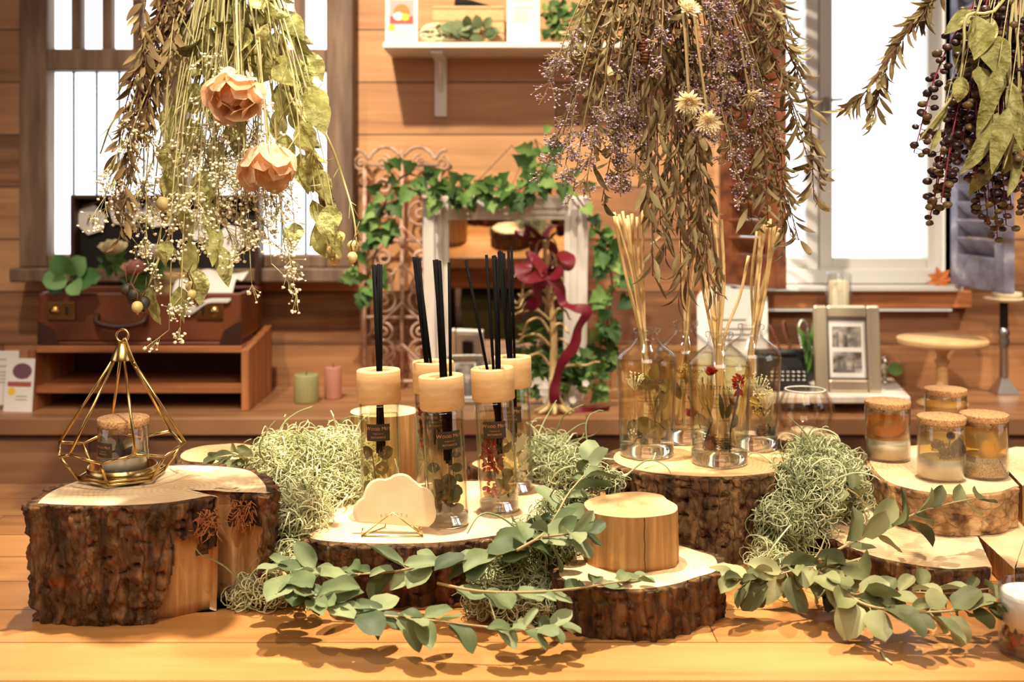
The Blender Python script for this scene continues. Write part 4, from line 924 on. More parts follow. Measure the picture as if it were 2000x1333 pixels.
def make_log(name, label, pts, z0, z1, bark, wood, th=.007, N=260, rows=26, bs=1.0, group=None, bare=None, barkless=False, tilt=0.0, seed=0, rough=1.0, heart=(0,0)):
    cx = sum(p[0] for p in pts)/len(pts); cy = sum(p[1] for p in pts)/len(pts)
    cx += heart[0]; cy += heart[1]
    root = thing(name, label, 'log' if 'slice' not in name else 'wood slice', (cx, cy, z0), group, (0, tilt, 0) if tilt else None)
    o = resample([(p[0]-cx, p[1]-cy, p[2] if len(p) > 2 else 0) for p in pts], N)
    area_ = sum(o[i][0]*o[(i+1) % N][1]-o[(i+1) % N][0]*o[i][1] for i in range(N))
    if area_ < 0: o = o[::-1]
    H = z1-z0; nr = []
    for i in range(N):
        a, b = o[i-1], o[(i+1) % N]; t = Vector((b[0]-a[0], b[1]-a[1])); t = t.normalized() if t.length > 1e-9 else Vector((1,0)); nr.append((t.y, -t.x))
    sd = Vector((seed*3.1, seed*1.7, seed*.9))
    def n3(x, y, z, f=1.0): return noise.noise(Vector((x*f, y*f, z*f))+sd)
    # wood core
    m = MB(); vs = []; inner = []
    for i in range(N):
        q = 0 if (o[i][2] or barkless) else th*1.1
        inner.append((o[i][0]-nr[i][0]*q, o[i][1]-nr[i][1]*q))
    R_ = 7
    top = []
    for k in range(R_, 0, -1):
        for i in range(N):
            x, y = inner[i][0]*k/R_, inner[i][1]*k/R_
            vs.append((x, y, H+(.0012*n3(x, y, 0, 40)*rough if k < R_ else 0)))
    vs.append((0, 0, H)); ctr = len(vs)-1
    fs = []
    for k in range(R_-1):
        for i in range(N): a, b = k*N+i, k*N+(i+1) % N; fs.append((a, b, b+N, a+N))
    for i in range(N): fs.append(((R_-1)*N+i, (R_-1)*N+(i+1) % N, ctr))
    m.add(vs, fs, 0)
    vs = []; SR = 10
    for k in range(SR+1):
        t = k/SR; s = lerp(1, bs, t)
        for i in range(N):
            x, y = inner[i]; e = .0012*n3(x, y, 0, 90)+.0006*n3(x, y, t*.05, 240)
            vs.append(((x+nr[i][0]*e)*s, (y+nr[i][1]*e)*s, H*(1-t)))
    fs = [(k*N+i, (k+1)*N+i, (k+1)*N+(i+1) % N, k*N+(i+1) % N) for k in range(SR) for i in range(N)]
    fs.append(tuple(SR*N+i for i in range(N))[::-1]); m.add(vs, fs, 0)
    m.build('sawn_wood', wood, root, True)
    if barkless: return root
    # bark shell
    m = MB(); vs = []; keep = []
    for k in range(rows+1):
        t = k/rows; s = lerp(1, bs, t); z = H*(1-t)
        for i in range(N):
            x, y = o[i][0], o[i][1]
            v = n3(x, y, z*.28, 46); rg = 1-abs(2*v); v2 = n3(x, y, z*.7, 130); v3 = n3(x, y, z, 320)
            e = th*rough*(.55*(rg-.5)+.45*v2+.22*v3)
            crack = n3(x*1.0, y*1.0, z*3.0, 60)
            if crack > .42: e -= th*.5
            if k == 0: e -= th*.25*abs(v2)
            zz = z+(-abs(n3(x, y, 9, 70))*.004 if k == 0 else (0 if k == rows else .0015*v2))
            zz = max(0.0004, zz)
            vs.append(((x+nr[i][0]*e)*s, (y+nr[i][1]*e)*s, zz))
            keep.append(not o[i][2] and not (bare and bare(x+cx, y+cy, z+z0, n3(x, y, z*.5, 38))))
    fs = []
    for k in range(rows):
        for i in range(N):
            j = (i+1) % N; q = (k*N+i, (k+1)*N+i, (k+1)*N+j, k*N+j)
            if all(keep[x] for x in q): fs.append(q)
    base = len(vs)
    # rim from bark to wood at the top
    for i in range(N):
        x, y = inner[i]; vs.append((x, y, H-.0004))
    for i in range(N):
        j = (i+1) % N
        if keep[i] and keep[j]: fs.append((i, j, base+j, base+i))
    m.add(vs, fs, 0)
    b = m.build('bark', bark, root, True)
    return root
def px(lst, z): return [(T(p[0], p[1], z).x, T(p[0], p[1], z).y, p[2] if len(p) > 2 else 0) for p in lst]
def ell(c, rx, ry, n=14, jit=.06, seed=1):
    r = random.Random(seed); return [(c[0]+rx*math.cos(2*PI*i/n)*(1+r.uniform(-jit, jit)), c[1]+ry*math.sin(2*PI*i/n)*(1+r.uniform(-jit, jit)), 0) for i in range(n)]
TZ = .7502
ZL = .871
lg = make_log('split_log', 'large dark barked log with a wedge split carrying the gold terrarium',
    px([(52,985),(88,957),(160,932),(250,914),(340,906),(430,907),(500,916),(533,940),(540,962),(522,968),(490,963),(452,957,1),(340,949,1),(428,972,1),(405,975),(390,978),(330,987),(240,993),(150,993),(78,990)], ZL),
    TZ, ZL, MT['bark1'], MT['end1'], .010, 420, 40, .95, None,
    lambda x, y, z, n: y < 1.26 and ((-.352+(z-.75)*.42+n*.06 < x < -.3065 and z < ZL-.026+n*.02) or (-.3065 < x < -.268+n*.01 and z < ZL-.036+n*.03)), seed=1, rough=1.25)
m = MB()
for i in range(150):      # torn fibres beside the split
    x = R.choice([R.uniform(392, 428), R.uniform(458, 500)]); q = T(x, 975 if x < 440 else 960, ZL)+Vector((0, -.006, -R.uniform(.008, .034)))
    d = Vector((R.uniform(-.6,.6), -.5, R.uniform(-1,.4)))*.016
    m.tube([q, q+d*.5+rv(.002), q+d+rv(.004)], [.0009,.0007,.0003], 4)
m.build('bark_fibre', MT['fuzz'], lg)
make_log('log_slice', 'wide thick log slice in the middle carrying the black reed diffusers',
    px([(587,1050),(600,1022),(640,990),(700,962),(780,945),(870,938),(960,937),(1040,942),(1095,955),(1117,976),(1105,1000),(1070,1024),(1010,1044),(930,1058),(850,1066),(760,1068),(680,1066),(612,1060)], .816),
    TZ, .816, MT['bark1'], MT['end1'], .009, 380, 24, .97, None, seed=2)
make_log('tall_log', 'tall dark barked log carrying the four clear reed bottles',
    px([(1182,892),(1198,879),(1245,872),(1335,868),(1430,868),(1510,875),(1550,888),(1552,908),(1532,924),(1470,933),(1390,936),(1300,931),(1228,920),(1190,906)], .853),
    TZ, .853, MT['bark2'], MT['end2'], .010, 360, 34, .97, None, lambda x, y, z, n: x > .285+n*.03 and x < .33+n*.03 and z < .83 and y < 1.42, seed=3, rough=1.2)
make_log('log_slice', 'low barked slice at the table front with a small bare log on top',
    px([(1078,1124),(1092,1100),(1132,1079),(1200,1066),(1290,1061),(1332,1063),(1370,1074),(1405,1086),(1416,1105),(1408,1120),(1370,1132),(1330,1145),(1270,1155),(1220,1156),(1160,1151),(1110,1142)], .800),
    TZ, .800, MT['bark2'], MT['end1'], .007, 340, 22, .98, None, seed=4, rough=1.1)
make_log('bare_log', 'small barkless log standing on the low slice at the table front',
    px([(1141,986),(1152,975),(1190,966),(1240,961),(1288,966),(1303,976),(1322,988),(1318,1001),(1290,1008),(1240,1012),(1190,1009),(1156,1001)], .8566),
    .8003, .8566, MT['bark2'], MT['end2'], .004, 220, 10, 1.02, None, barkless=True, seed=5)
def strip(parent, a, b, w_, name='crack'):
    m = MB(); a, b = Vector(a), Vector(b); n = 8
    for i in range(n+1):
        p = lerp(a, b, i/n); q = .0004*math.sin(i*1.9); m.v += [p+Vector((q-w_, 0, 0)), p+Vector((q+w_, 0, 0))]
    m.f = [[2*i, 2*i+1, 2*i+3, 2*i+2] for i in range(n)]; m.m = [0]*n; m.sm = [False]*n
    return m.build(name, MT['darkpod'], parent)
blg = bpy.data.objects['bare_log']; q_ = T(1258, 1011.5, .8566)
strip(blg, q_+Vector((0,-.0022,0)), (q_.x+.0005, q_.y-.0042, .8005), .0005)
make_log('birch_slice', 'pale birch slice carrying the corked amber jars',
    px([(1693,903),(1702,888),(1742,876),(1800,868),(1870,868),(1925,880,1),(1991,951,1),(1965,961),(1930,966),(1857,968),(1782,958),(1722,938)], .830),
    .7804, .830, MT['birch'], MT['end1'], .004, 300, 18, .985, None, seed=6, rough=.8)
make_log('split_slice', 'flat split log slice under the birch slice beside eucalyptus leaves',
    px([(1592,1032),(1612,1010),(1680,972),(1760,952),(1840,952),(1880,985,1),(1938,1110,1),(1905,1113),(1850,1115),(1762,1103),(1690,1086),(1622,1056)], .780),
    TZ, .780, MT['bark2'], MT['end1'], .006, 300, 14, .98, None, seed=7)
make_log('split_slice', 'pale split log block at the table edge with its sawn face towards the birch slice',
    px([(1910,1046,1),(1908,985,1),(1936,962),(2000,955),(2110,985),(2130,1050),(2090,1095),(2034,1112),(1982,1113,1)], .780),
    TZ, .780, MT['bark2'], MT['end1'], .006, 260, 14, .99, None, seed=8)
make_log('birch_slice', 'second birch piece behind the split block, under the lemon jar edge',
    px([(1998,950,1),(1934,882,1),(1980,872),(2060,880),(2110,905),(2095,935),(2050,950)], .830),
    .7804, .830, MT['birch'], MT['end1'], .004, 220, 16, .99, None, seed=9, rough=.8)
c = (P(432, 885, 1.50).x, 1.50)
make_log('log_slice', 'grey topped log behind the large split log', ell(c, .056, .062, seed=3), TZ, .846, MT['bark2'], MT['end2'], .005, 200, 16, 1, None, seed=10)
c = (P(750, 800, 1.58).x, 1.585)
make_log('bare_log', 'tall smooth barkless log standing behind the black reed diffusers', ell(c, .0475, .046, 14, .02, 4), TZ, .886, MT['bark2'], MT['end1'], .004, 200, 16, 1, None, barkless=True, seed=11)
c = (P(990, 915, 1.62).x, 1.62)
make_log('log_slice', 'small low log mostly hidden behind the diffuser slice', ell(c, .055, .05, seed=5), TZ, .803, MT['bark2'], MT['end1'], .005, 180, 12, 1, None, seed=12)
c = (P(1575, 860, 1.64).x, 1.645)
make_log('log_slice', 'small round log with a ribbed glass votive on top', ell(c, .048, .046, 14, .03, 6), TZ, .837, MT['bark2'], MT['end1'], .003, 200, 14, 1, None, seed=13)
# ------------------------------------------------------------------ moss: tangles of pale curling strands
def moss(label, blobs, n, mt, length=.05, r=.0011, wild=0):
    n = int(n*1.25); r = r*.82 if r < .002 else r
    """blobs: (centre, radii)"""
    m = MB(); tot = sum(b[1][0]*b[1][1]+b[1][0]*b[1][2] for b in blobs)
    for c, rad in blobs:
        c = Vector(c)
        for zc in range(1):
            q = []
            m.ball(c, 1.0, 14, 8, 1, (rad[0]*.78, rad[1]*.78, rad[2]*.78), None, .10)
        k = int(n*(rad[0]*rad[1]+rad[0]*rad[2])/tot)
        for i in range(k):
            u = rv().normalized()
            if u.z < -.5: u.z = -u.z
            s = R.uniform(.74, 1.02); p = c+Vector((u.x*rad[0]*s, u.y*rad[1]*s, u.z*rad[2]*s))
            d = (u*.5+rv()*.9).normalized(); ax = rv().normalized(); L = length*R.uniform(.5, 1.2); st = 9; pts = [p]
            w_ = R.uniform(.2, .75)*R.choice((-1, 1))
            for j in range(st):
                d = Matrix.Rotation(w_, 3, ax) @ d; ax = (ax+rv()*.35).normalized()
                pull = (p-c); rel = Vector((pull.x/rad[0], pull.y/rad[1], pull.z/rad[2]))
                if rel.length > 1.08: d = (d-rel*.35).normalized()
                p = p+d*(L/st); p.z = max(p.z, .752); pts.append(p)
            m.tube(pts, [r*lerp(1, .55, j/st) for j in range(st+1)], 4, 0, False)
    for i in range(wild):
        c, rad = R.choice(blobs); u = rv().normalized(); u.z = abs(u.z)+.2; p = Vector(c)+Vector((u.x*rad[0], u.y*rad[1], u.z*rad[2]*.8)); d = u.normalized(); ax = rv().normalized(); pts = [p]
        for j in range(12):
            d = (Matrix.Rotation(R.uniform(.0, .55), 3, ax) @ d); ax = (ax+rv()*.3).normalized(); p = p+d*.0065; pts.append(p)
        m.tube(pts, [.0014*lerp(1, .5, j/12) for j in range(13)], 5, 0, False)
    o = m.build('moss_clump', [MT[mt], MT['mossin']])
    return tag(o, label, 'moss')
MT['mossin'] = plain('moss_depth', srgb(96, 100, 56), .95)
moss('big pale green moss mound between the split log and the diffuser slice', [
    ((P(605,935,1.44).x, 1.44, .815), (.066, .07, .060)), ((P(660,930,1.48).x, 1.49, .81), (.050, .06, .062)), ((P(550,925,1.45).x, 1.46, .82), (.045, .05, .055)), ((P(575,1040,1.27).x, 1.285, .80), (.036, .06, .055)), ((P(560,1120,1.22).x, 1.225, .775), (.026, .04, .028)), ((P(640,985,1.36).x, 1.385, .825), (.036, .04, .02))], 3300, 'mossa', .055, .0012, 16)
moss('small yellowish moss tuft on the table beside the split log base', [((T(490,1180,.765).x, T(490,1180).y, .760), (.028, .022, .014)), ((T(545,1160,.765).x, T(545,1160).y+.005, .763), (.024, .022, .016))], 520, 'mossa', .05, .0011, 8)
moss('green moss filling the gap between the diffuser slice and the low front slice', [
    ((P(1010,1120,1.2).x, 1.20, .778), (.040, .045, .028)), ((P(1060,1080,1.22).x, 1.225, .795), (.036, .04, .036)), ((P(1110,1030,1.28).x, 1.285, .815), (.030, .035, .028)), ((P(1000,1165,1.19).x, 1.17, .766), (.045, .03, .014)), ((P(1060,1150,1.2).x, 1.165, .768), (.02, .03, .016))], 2500, 'mossb', .045, .0010, 6)
moss('loose curling moss strands between the diffuser slice and the tall log', [
    ((P(1120,940,1.46).x, 1.46, .825), (.035, .04, .03)), ((P(1070,930,1.60).x, 1.60, .80), (.04, .04, .045)), ((P(1180,935,1.35).x, 1.345, .845), (.022, .016, .012))], 700, 'mossb', .05, .0009, 22)
moss('large green moss mound between the tall log and the birch slice', [
    ((P(1600,945,1.46).x, 1.46, .808), (.052, .06, .060)), ((P(1560,1000,1.38).x, 1.37, .815), (.040, .05, .045)), ((P(1530,1045,1.33).x, 1.325, .795), (.030, .035, .03)), ((P(1640,990,1.42).x, 1.42, .815), (.030, .04, .04)), ((P(1615,905,1.5).x, 1.53, .795), (.04, .045, .045))], 3000, 'mossb', .05, .00105, 14)
moss('little moss tuft among the eucalyptus by the tall log foot', [((P(1505,1100,1.27).x, 1.27, .772), (.02, .02, .016))], 160, 'mossa', .045, .001, 4)

# ------------------------------------------------------------------ eucalyptus branches
def branch(label, pts, n, size, mt='euca', spread=.5, shape='round', name='eucalyptus_branch', stemr=.0013, hang=0.15, jit=.25, two=True, skip=0.0, flat=0.0):
    ps = curve(pts, n*2)
    root = thing(name, label, 'branch', ps[0])
    m = MB(); m.tube(ps, [stemr*lerp(1.3, .6, i/(n*2)) for i in range(n*2+1)], 6); m.build('stem', MT['eustem'], root)
    m = MB()
    for i in range(1, n*2+1, 1):
        if R.random() < skip: continue
        d = (ps[min(i+1, n*2)]-ps[max(i-1, 0)]).normalized(); t = i/(n*2)
        for s in ((-1, 1) if two else (R.choice((-1, 1)),)):
            if R.random() < .30: continue
            a = (i % 2)*PI/2+R.uniform(-.5, .5)
            u = d.orthogonal().normalized(); o_ = (u*math.cos(a)+d.cross(u)*math.sin(a))*s
            dd = (o_*.75+d*R.uniform(.3, 1.1)+Vector((0, -.12, -hang))+rv(jit)).normalized()
            dd.z *= 1-flat*.8; dd = dd.normalized()
            L = size*1.12*lerp(1.0, .62, t)*R.uniform(.75, 1.2)
            nn = (d*(1-flat)+rv(.8-.3*flat)+Vector((0, -.7+.3*flat, .9+flat))).normalized()
            p0 = ps[i]; p1 = p0+dd*L*.14
            if p1.z < .757: p1.z = .757; 
            e = dd.copy()
            if p1.z+e.z*L < .755: e.z = max(e.z, (.755-p1.z)/L); 
            m.tube([p0, p1], .0006, 4, 1, False)
            m.leaf(p1, e, nn, L, L*R.uniform(.52, .82) if shape == 'round' else L*.4, shape, R.uniform(.15, .75), R.uniform(-.4, .9), 0, 7, .14)
    for v in m.v:
        if v.z < .7512: v.z = .7512+R.random()*.0008
    m.build('foliage', [MT[mt], MT['eustem']], root)
    return root
Q = lambda x, y, z: T(x, y, z)
branch('eucalyptus sprig climbing beside the small bare log up to the tall log', [Q(1010,1075,.835), Q(1060,1045,.84), Q(1085,1010,.845), Q(1110,965,.858), Q(1140,930,.868), Q(1165,898,.876)], 8, .042, 'euca', flat=0.4)
branch('eucalyptus branch draped along the bark of the diffuser slice', [Q(1075,1055,.828), Q(1010,1075,.822), Q(930,1095,.815), Q(840,1105,.808), Q(760,1118,.802), Q(680,1122,.797), Q(610,1115,.80), Q(556,1105,.805)], 12, .038, 'euca', flat=0.75)
branch('eucalyptus branch curving low over the table before the diffuser slice', [Q(548,1112,.805), Q(580,1150,.800), Q(640,1180,.794), Q(720,1200,.790), Q(820,1210,.787), Q(920,1222,.784), Q(1020,1230,.781), Q(1118,1220,.782)], 14, .036, 'euca', hang=.05, flat=0.85)
branch('thin eucalyptus twig lying across the moss onto the low slice', [Q(855,1140,.795), Q(930,1155,.800), Q(1020,1158,.806), Q(1110,1152,.809), Q(1190,1140,.808), Q(1240,1132,.806)], 7, .028, 'euca', hang=0, two=False, flat=0.8)
branch('dark eucalyptus tip sticking out before the small bare log', [Q(1060,1050,.842), Q(1100,1045,.848), Q(1145,1042,.85)], 3, .034, 'euca', jit=.15)
branch('single eucalyptus sprig behind the split log by the moss mound', [P(525,900,1.46), P(490,898,1.44), P(455,890,1.43), P(430,893,1.42)], 4, .034, 'eucab')
branch('broad leaved eucalyptus branch rising beside the tall log foot', [Q(1690,1090,.80), Q(1630,1105,.80), Q(1570,1110,.80), Q(1500,1128,.795), Q(1440,1130,.795)], 8, .042, 'eucab', flat=0.35)
branch('eucalyptus branch lying over the table before the split slice', [Q(1590,1110,.805), Q(1640,1150,.795), Q(1690,1165,.790), Q(1770,1158,.790), Q(1850,1160,.790), Q(1935,1150,.795)], 9, .036, 'eucab', skip=.15, flat=0.55)
branch('eucalyptus branch nearest the table edge with dark drooping tip leaves', [Q(1640,1150,.795), Q(1690,1182,.790), Q(1760,1194,.788), Q(1830,1196,.788), Q(1900,1188,.790), Q(1945,1178,.795)], 9, .037, 'eucab', skip=.1, flat=0.5)
branch('upright eucalyptus sprig with round leaves before the birch slice', [Q(1600,1095,.80), Q(1660,1062,.81), Q(1730,1030,.823), Q(1790,1003,.832), Q(1850,985,.838), Q(1903,974,.842)], 6, .038, 'eucab', skip=.15)
branch('short eucalyptus sprig at the foot of the tall log among moss', [Q(1500,1105,.785), Q(1560,1135,.78), Q(1620,1150,.775), Q(1650,1180,.77)], 6, .034, 'eucab')
branch('eucalyptus sprig tip curling over the moss beside the birch slice', [P(1690,985,1.36), P(1670,965,1.36), P(1655,955,1.36)], 2, .028, 'eucab')
for lb, x, y, dx, dz, L in (('long loose eucalyptus leaf lying on the low front slice', 1200, 1131, 1, .05, .034), ('little loose eucalyptus leaf curled against the small bare log', 1238, 1120, .9, .25, .015), ('loose eucalyptus leaf on the rim of the low front slice', 1172, 1140, .9, -.05, .028)):
    m = MB(); p = T(x, y, .8035); m.leaf(p, (dx, .2 if L > .03 else -.4, dz*.3), (0,-.3,1), L, L*.5, 'ovate', .25, .25, 0, 7)
    for v in m.v: v.z = max(v.z, .8018)
    tag(m.build('loose_leaf', MT['euca']), lb, 'leaf')
m = MB(); m.tube(curve([T(1720,1270,.7515), T(1728,1285,.7522), T(1742,1297,.7515)], 6), .0012, 5); tag(m.build('moss_strand', MT['mossa']), 'single pale moss strand lying alone on the table front', 'moss')

# ------------------------------------------------------------------ gold terrarium with a corked jar
c = Vector((-.4365, 1.262, ZL+.001)); te = thing('terrarium', 'geometric brass wire candle terrarium on the large split log', 'terrarium', c)
z0 = .0032
hi = [c+Vector((.0705*math.cos(k*PI/3), .0705*math.sin(k*PI/3), .040)) for k in range(6)]
lo = [c+Vector((.066*math.cos(k*PI/3+PI/6), .066*math.sin(k*PI/3+PI/6), .0315)) for k in range(6)]
bs_ = [c+Vector((.046*math.cos(k*PI/3+PI/6), .046*math.sin(k*PI/3+PI/6), z0)) for k in range(6)]
ap = c+Vector((0,0,.137)); rw = .0016
m = MB()
for k in range(6): m.tube([hi[k], lo[k]], rw, 8); m.tube([lo[k], hi[(k+1) % 6]], rw, 8)
m.build('zigzag_ring', MT['gold'], te)
m = MB(); m.tube(bs_, rw, 8, 0, True, True); m.tube([p+Vector((0,0,.0036)) for p in bs_], rw, 8, 0, True, True); m.build('base_ring', MT['gold'], te)
for k in range(6):
    m = MB(); m.tube([lo[k], bs_[k]], rw, 8); m.build('lower_rod', MT['gold'], te)
    m = MB(); m.tube([hi[k], ap+Vector((.008*math.cos(k*PI/3), .008*math.sin(k*PI/3), 0))], rw, 8); m.build('upper_rod', MT['gold'], te)
m = MB(); m.lathe([(.0125,-.005),(.0125,-.003),(.0055,.014),(.004,.015),(.0005,.015)], 24, ap); m.build('cone_cap', MT['gold'], te)
m = MB(); m.tube([ap+Vector((.0068*math.cos(a*PI/8), .001*math.sin(a*PI/8), .0226+.0068*math.sin(a*PI/8))) for a in range(16)], .0014, 8, 0, True, True); m.build('hanging_ring', MT['gold'], te)
m = MB(); m.tube(curve([ap+Vector(p) for p in ((.001,-.002,.017),(.004,-.003,.020),(.008,-.004,.012),(.013,-.006,0),(.018,-.007,-.010),(.019,-.007,-.013),(.016,-.007,-.011),(.0155,-.007,-.006))], 22), .0011, 6); m.build('hook', MT['gold'], te)
m = MB(); m.lathe([(.0005,.003),(.037,.003),(.038,.004),(.038,.0145),(.0368,.0148),(.0366,.0055),(.0005,.005)], 40, c); m.build('dish', MT['gold'], te)

def lathe_glass(m, r, h, t=.0016, base=.004, n=36, c=(0,0,0)):
    m.lathe([(.0005,0),(r*.96,0),(r,.002),(r,h-.001),(r-t*.5,h),(r-t,h-.001),(r-t,base),(.0005,base)], n, c)
def sc_geo(txt, size):       # small capitals: lower case letters set as smaller capitals
    V = []; Fc = []; x = 0
    for ch in txt:
        if ch == ' ': x += size*.32; continue
        v, f = text_geo(ch.upper(), size if ch.isupper() else size*.74, 1, 'LEFT'); x0 = min(p.x for p in v); x1 = max(p.x for p in v); o = len(V)
        V += [Vector((p.x-x0+x, p.y, 0)) for p in v]; Fc += [tuple(i+o for i in q) for q in f]; x += x1-x0+size*.10
    return [Vector((p.x-x/2, p.y, 0)) for p in V], Fc
def wraplabel(lines, r, w_, z0, z1, a0, root, mt_label, mt_ink, name='label'):
    """paper label wrapped on a round bottle; lines of (text, size, z); a0 is the angle its middle faces"""
    m = MB(); n = 14; rr = r+.0003; vs = []
    for i in range(n+1):
        a = a0+(i/n-.5)*w_/r; vs += [(rr*math.cos(a), rr*math.sin(a), z0), (rr*math.cos(a), rr*math.sin(a), z1)]
    par = root
    if mt_label is not None:
        m.add(vs, [(2*i, 2*i+2, 2*i+3, 2*i+1) for i in range(n)]); par = m.build(name, mt_label, root, True)
    rr = r+.0006; m = MB()
    for txt, size, z in lines:
        V, Fc = sc_geo(txt[1:], size) if txt[0] == '^' else text_geo(txt, size, 1.08)
        m.add([(rr*math.cos(a0+v.x/r), rr*math.sin(a0+v.x/r), z+v.y) for v in V], Fc, 0, False)
    m.build('lettering', mt_ink, par, True)
def cork_jar(label, c, r, h, content, rot=0.0, wax='wax', waxh=.35, group=None):
    root = thing('corked_jar', label, 'jar', c, group, (0, 0, rot))
    ch = .013; gh = h-ch*.65
    m = MB(); lathe_glass(m, r, gh, .0013, .003); m.build('glass_body', MT['glass'], root, True)
    m = MB(); m.lathe([(r-.0015, gh-.006-.0),(r*1.0-.0016, gh-.0008),(r*1.0, gh+.0006),(r*1.02, h-.001),(r*1.0, h),(.0005, h+.0003)], 36, (0,0,0), 0, None, True); m.build('cork_lid', MT['cork'], root, True)
    wh = h*waxh; ri = r-.0022
    m = MB(); m.lathe([(.0005,.0036),(ri,.0036),(ri,wh),(.0005,wh+.001)], 32); m.build('wax_layer' if wax == 'wax' else 'sand_layer', MT[wax], root, True)
    if content == 'orange':
        m = MB(); m.lathe([(ri*.985,wh+.001),(ri*.985,gh-.014),(.0005,gh-.0142)], 32, (0,0,0), 0); m.build('amber_oil', MT['amber'], root, True)
        sl = bpy.data.objects
        m = MB(); Mx = Matrix.Translation((-.002,-ri*.42, wh+.014)) @ Matrix.Rotation(.5, 4, 'X') @ Matrix.Rotation(-.25, 4, 'Y')
        for i in range(8):
            a = i*PI/4; m.add([Mx @ Vector((.0,.0,.0)), Mx @ Vector((.020*math.cos(a+.06), .016*math.sin(a+.06), 0)), Mx @ Vector((.021*math.cos(a+PI/8), .017*math.sin(a+PI/8), 0)), Mx @ Vector((.020*math.cos(a+PI/4-.06), .016*math.sin(a+PI/4-.06), 0))], [(0,1,2,3)], 0, False)
        m.build('orange_slice', MT['orangeslice'], root, True)
        m = MB(); m.tube([Mx @ Vector((.0222*math.cos(a*PI/12), .0178*math.sin(a*PI/12), 0)) for a in range(24)], .0012, 6, 0, True, True); m.build('orange_peel', MT['peel'], root, True)
    elif content == 'cone':
        m = MB(); m.lathe([(ri*.985,wh+.001),(ri*.985,gh-.016),(.0005,gh-.0162)], 32); m.build('golden_oil', MT['gold_oil'], root, True)
        for q, s in (((-.001,-ri*.6,wh+.010), 1.0), ((-.010,-ri*.35,wh+.017), .8)):
            m = MB()
            for k in range(5):
                for i in range(8):
                    a = i*PI/4+k*.4; rr = .008*s*(1-abs(k-1.6)*.22); p = Vector(q)+Vector(((k-2)*.0042*s, rr*math.cos(a)*.9, rr*math.sin(a)*.9)); m.leaf(p, (.5, math.cos(a), math.sin(a)), (1,0,0), .005*s, .005*s, 'round', .2, .3, 0, 3)
            m.ball(q, .006*s, 8, 5, 0, (1.5,1,1)); m.build('pine_cone', MT['leather'], root, True)
        m = MB(); m.leaf((.012,-ri*.5,wh+.003), (.25,-.05,1), (0,-1,0), .026, .022, 'ovate', .3, .2, 0, 6); m.ball((.006,-ri*.55,wh+.030), .0055, 8, 5, 0); m.tube([(.002,-ri*.5,wh+.006),(.006,-ri*.5,wh+.027)], .0008, 5); m.build('dried_leaf', MT['darkpod'], root, True)
    elif content == 'lemon':
        m = MB(); m.lathe([(ri*.985,wh+.001),(ri*.985,gh-.012),(.0005,gh-.0122)], 32); m.build('yellow_oil', MT['amber2'], root, True)
        m = MB(); m.lathe([(.0005,-.0008),(.0125,-.0008),(.0125,.0008),(.0005,.0008)], 24, (.001,-ri*.62,wh+.010), 0, Matrix.Rotation(1.25, 3, 'X')); m.build('lemon_slice', MT['peel2'], root, True)
        m = MB(); m.leaf((.014,-ri*.4,wh+.004), (-.45,-.1,1), (.6,-1,0), .036, .012, 'lance', .4, .2, 0, 6); m.build('pale_petal', MT['straw'], root, True)
    elif content == 'leaf':
        m = MB(); m.leaf((.006,-ri*.6,wh+.001), (-.35,-.1,1), (0,-1,0), .024, .012, 'lance', .5, .5, 0, 6); m.leaf((.006,-ri*.62,wh+.001), (.5,-.1,.8), (0,-1,0), .016, .010, 'ovate', .4, .5, 0, 6); m.build('dark_leaf', MT['darkpod'], root, True)
        m = MB(); m.lathe([(.0005,-.001),(.012,-.0012),(.0005,.003)], 12, (.012,-ri*.35,wh+.012), 0, Matrix.Rotation(1.3, 3, 'X')); m.leaf((-.012,-ri*.5,wh+.008), (.1,-.2,1), (0,-1,0), .016, .018, 'round', .3, .6, 0, 5); m.build('pale_blossom', MT['straw'], root, True)
        wraplabel([('^Wood Mist', .0042, h*.52), ('Fragrance of', .0016, h*.46), ('BOTANICA', .0022, h*.41)], r, .025, h*.36, h*.62, -PI/2-.55, root, MT['labelbrown'], MT['copper'])
    else:
        m = MB(); m.lathe([(ri*.985,wh+.001),(ri*.985,gh-.012),(.0005,gh-.0122)], 32); m.build('pale_oil', MT['gold_oil'], root, True)
    return root
MT['amber'] = amberfill('amber_orange_oil', (1.0, .64, .16), .28)
MT['amber2'] = amberfill('lemon_yellow_oil', (1.0, .76, .28), .28)
MT['gold_oil'] = amberfill('light_golden_oil', (1.0, .84, .48), .25)
MT['orangeslice'] = leafmat('dried_orange_flesh', [(0.3, srgb(206,120,40)), (0.7, srgb(236,160,70))], .5)
MT['peel'] = plain('orange_peel', srgb(150,84,40), .6); MT['peel2'] = plain('lemon_peel', srgb(240,196,90), .6)
ZJ = .8303
def jar_at(pxx, pyb, z, r): p = T(pxx, pyb, z); return p+Vector((0, r, 0))
cork_jar('corked jar of amber oil with a dried orange slice on the birch slice', jar_at(1748,906,ZJ,.030), .0300, .079, 'orange', waxh=.36)
cork_jar('corked jar mostly hidden behind the pine cone jar', jar_at(1862,872,ZJ,.029), .0292, .078, 'plain', waxh=.36)
cork_jar('corked jar with tiny pine cones over cream wax, frontmost on the birch slice', jar_at(1856,946,ZJ,.029), .0292, .079, 'cone', waxh=.34)
cork_jar('corked jar of yellow oil with lemon over coarse sand', jar_at(1941,941,ZJ,.029), .0292, .080, 'lemon', 0, 'sand', .34)
tj = cork_jar('small corked candle jar with dark leaf inside the brass terrarium', c+Vector((.001,0,.0056)), .0275, .0625, 'leaf', 0, 'wax', .30)
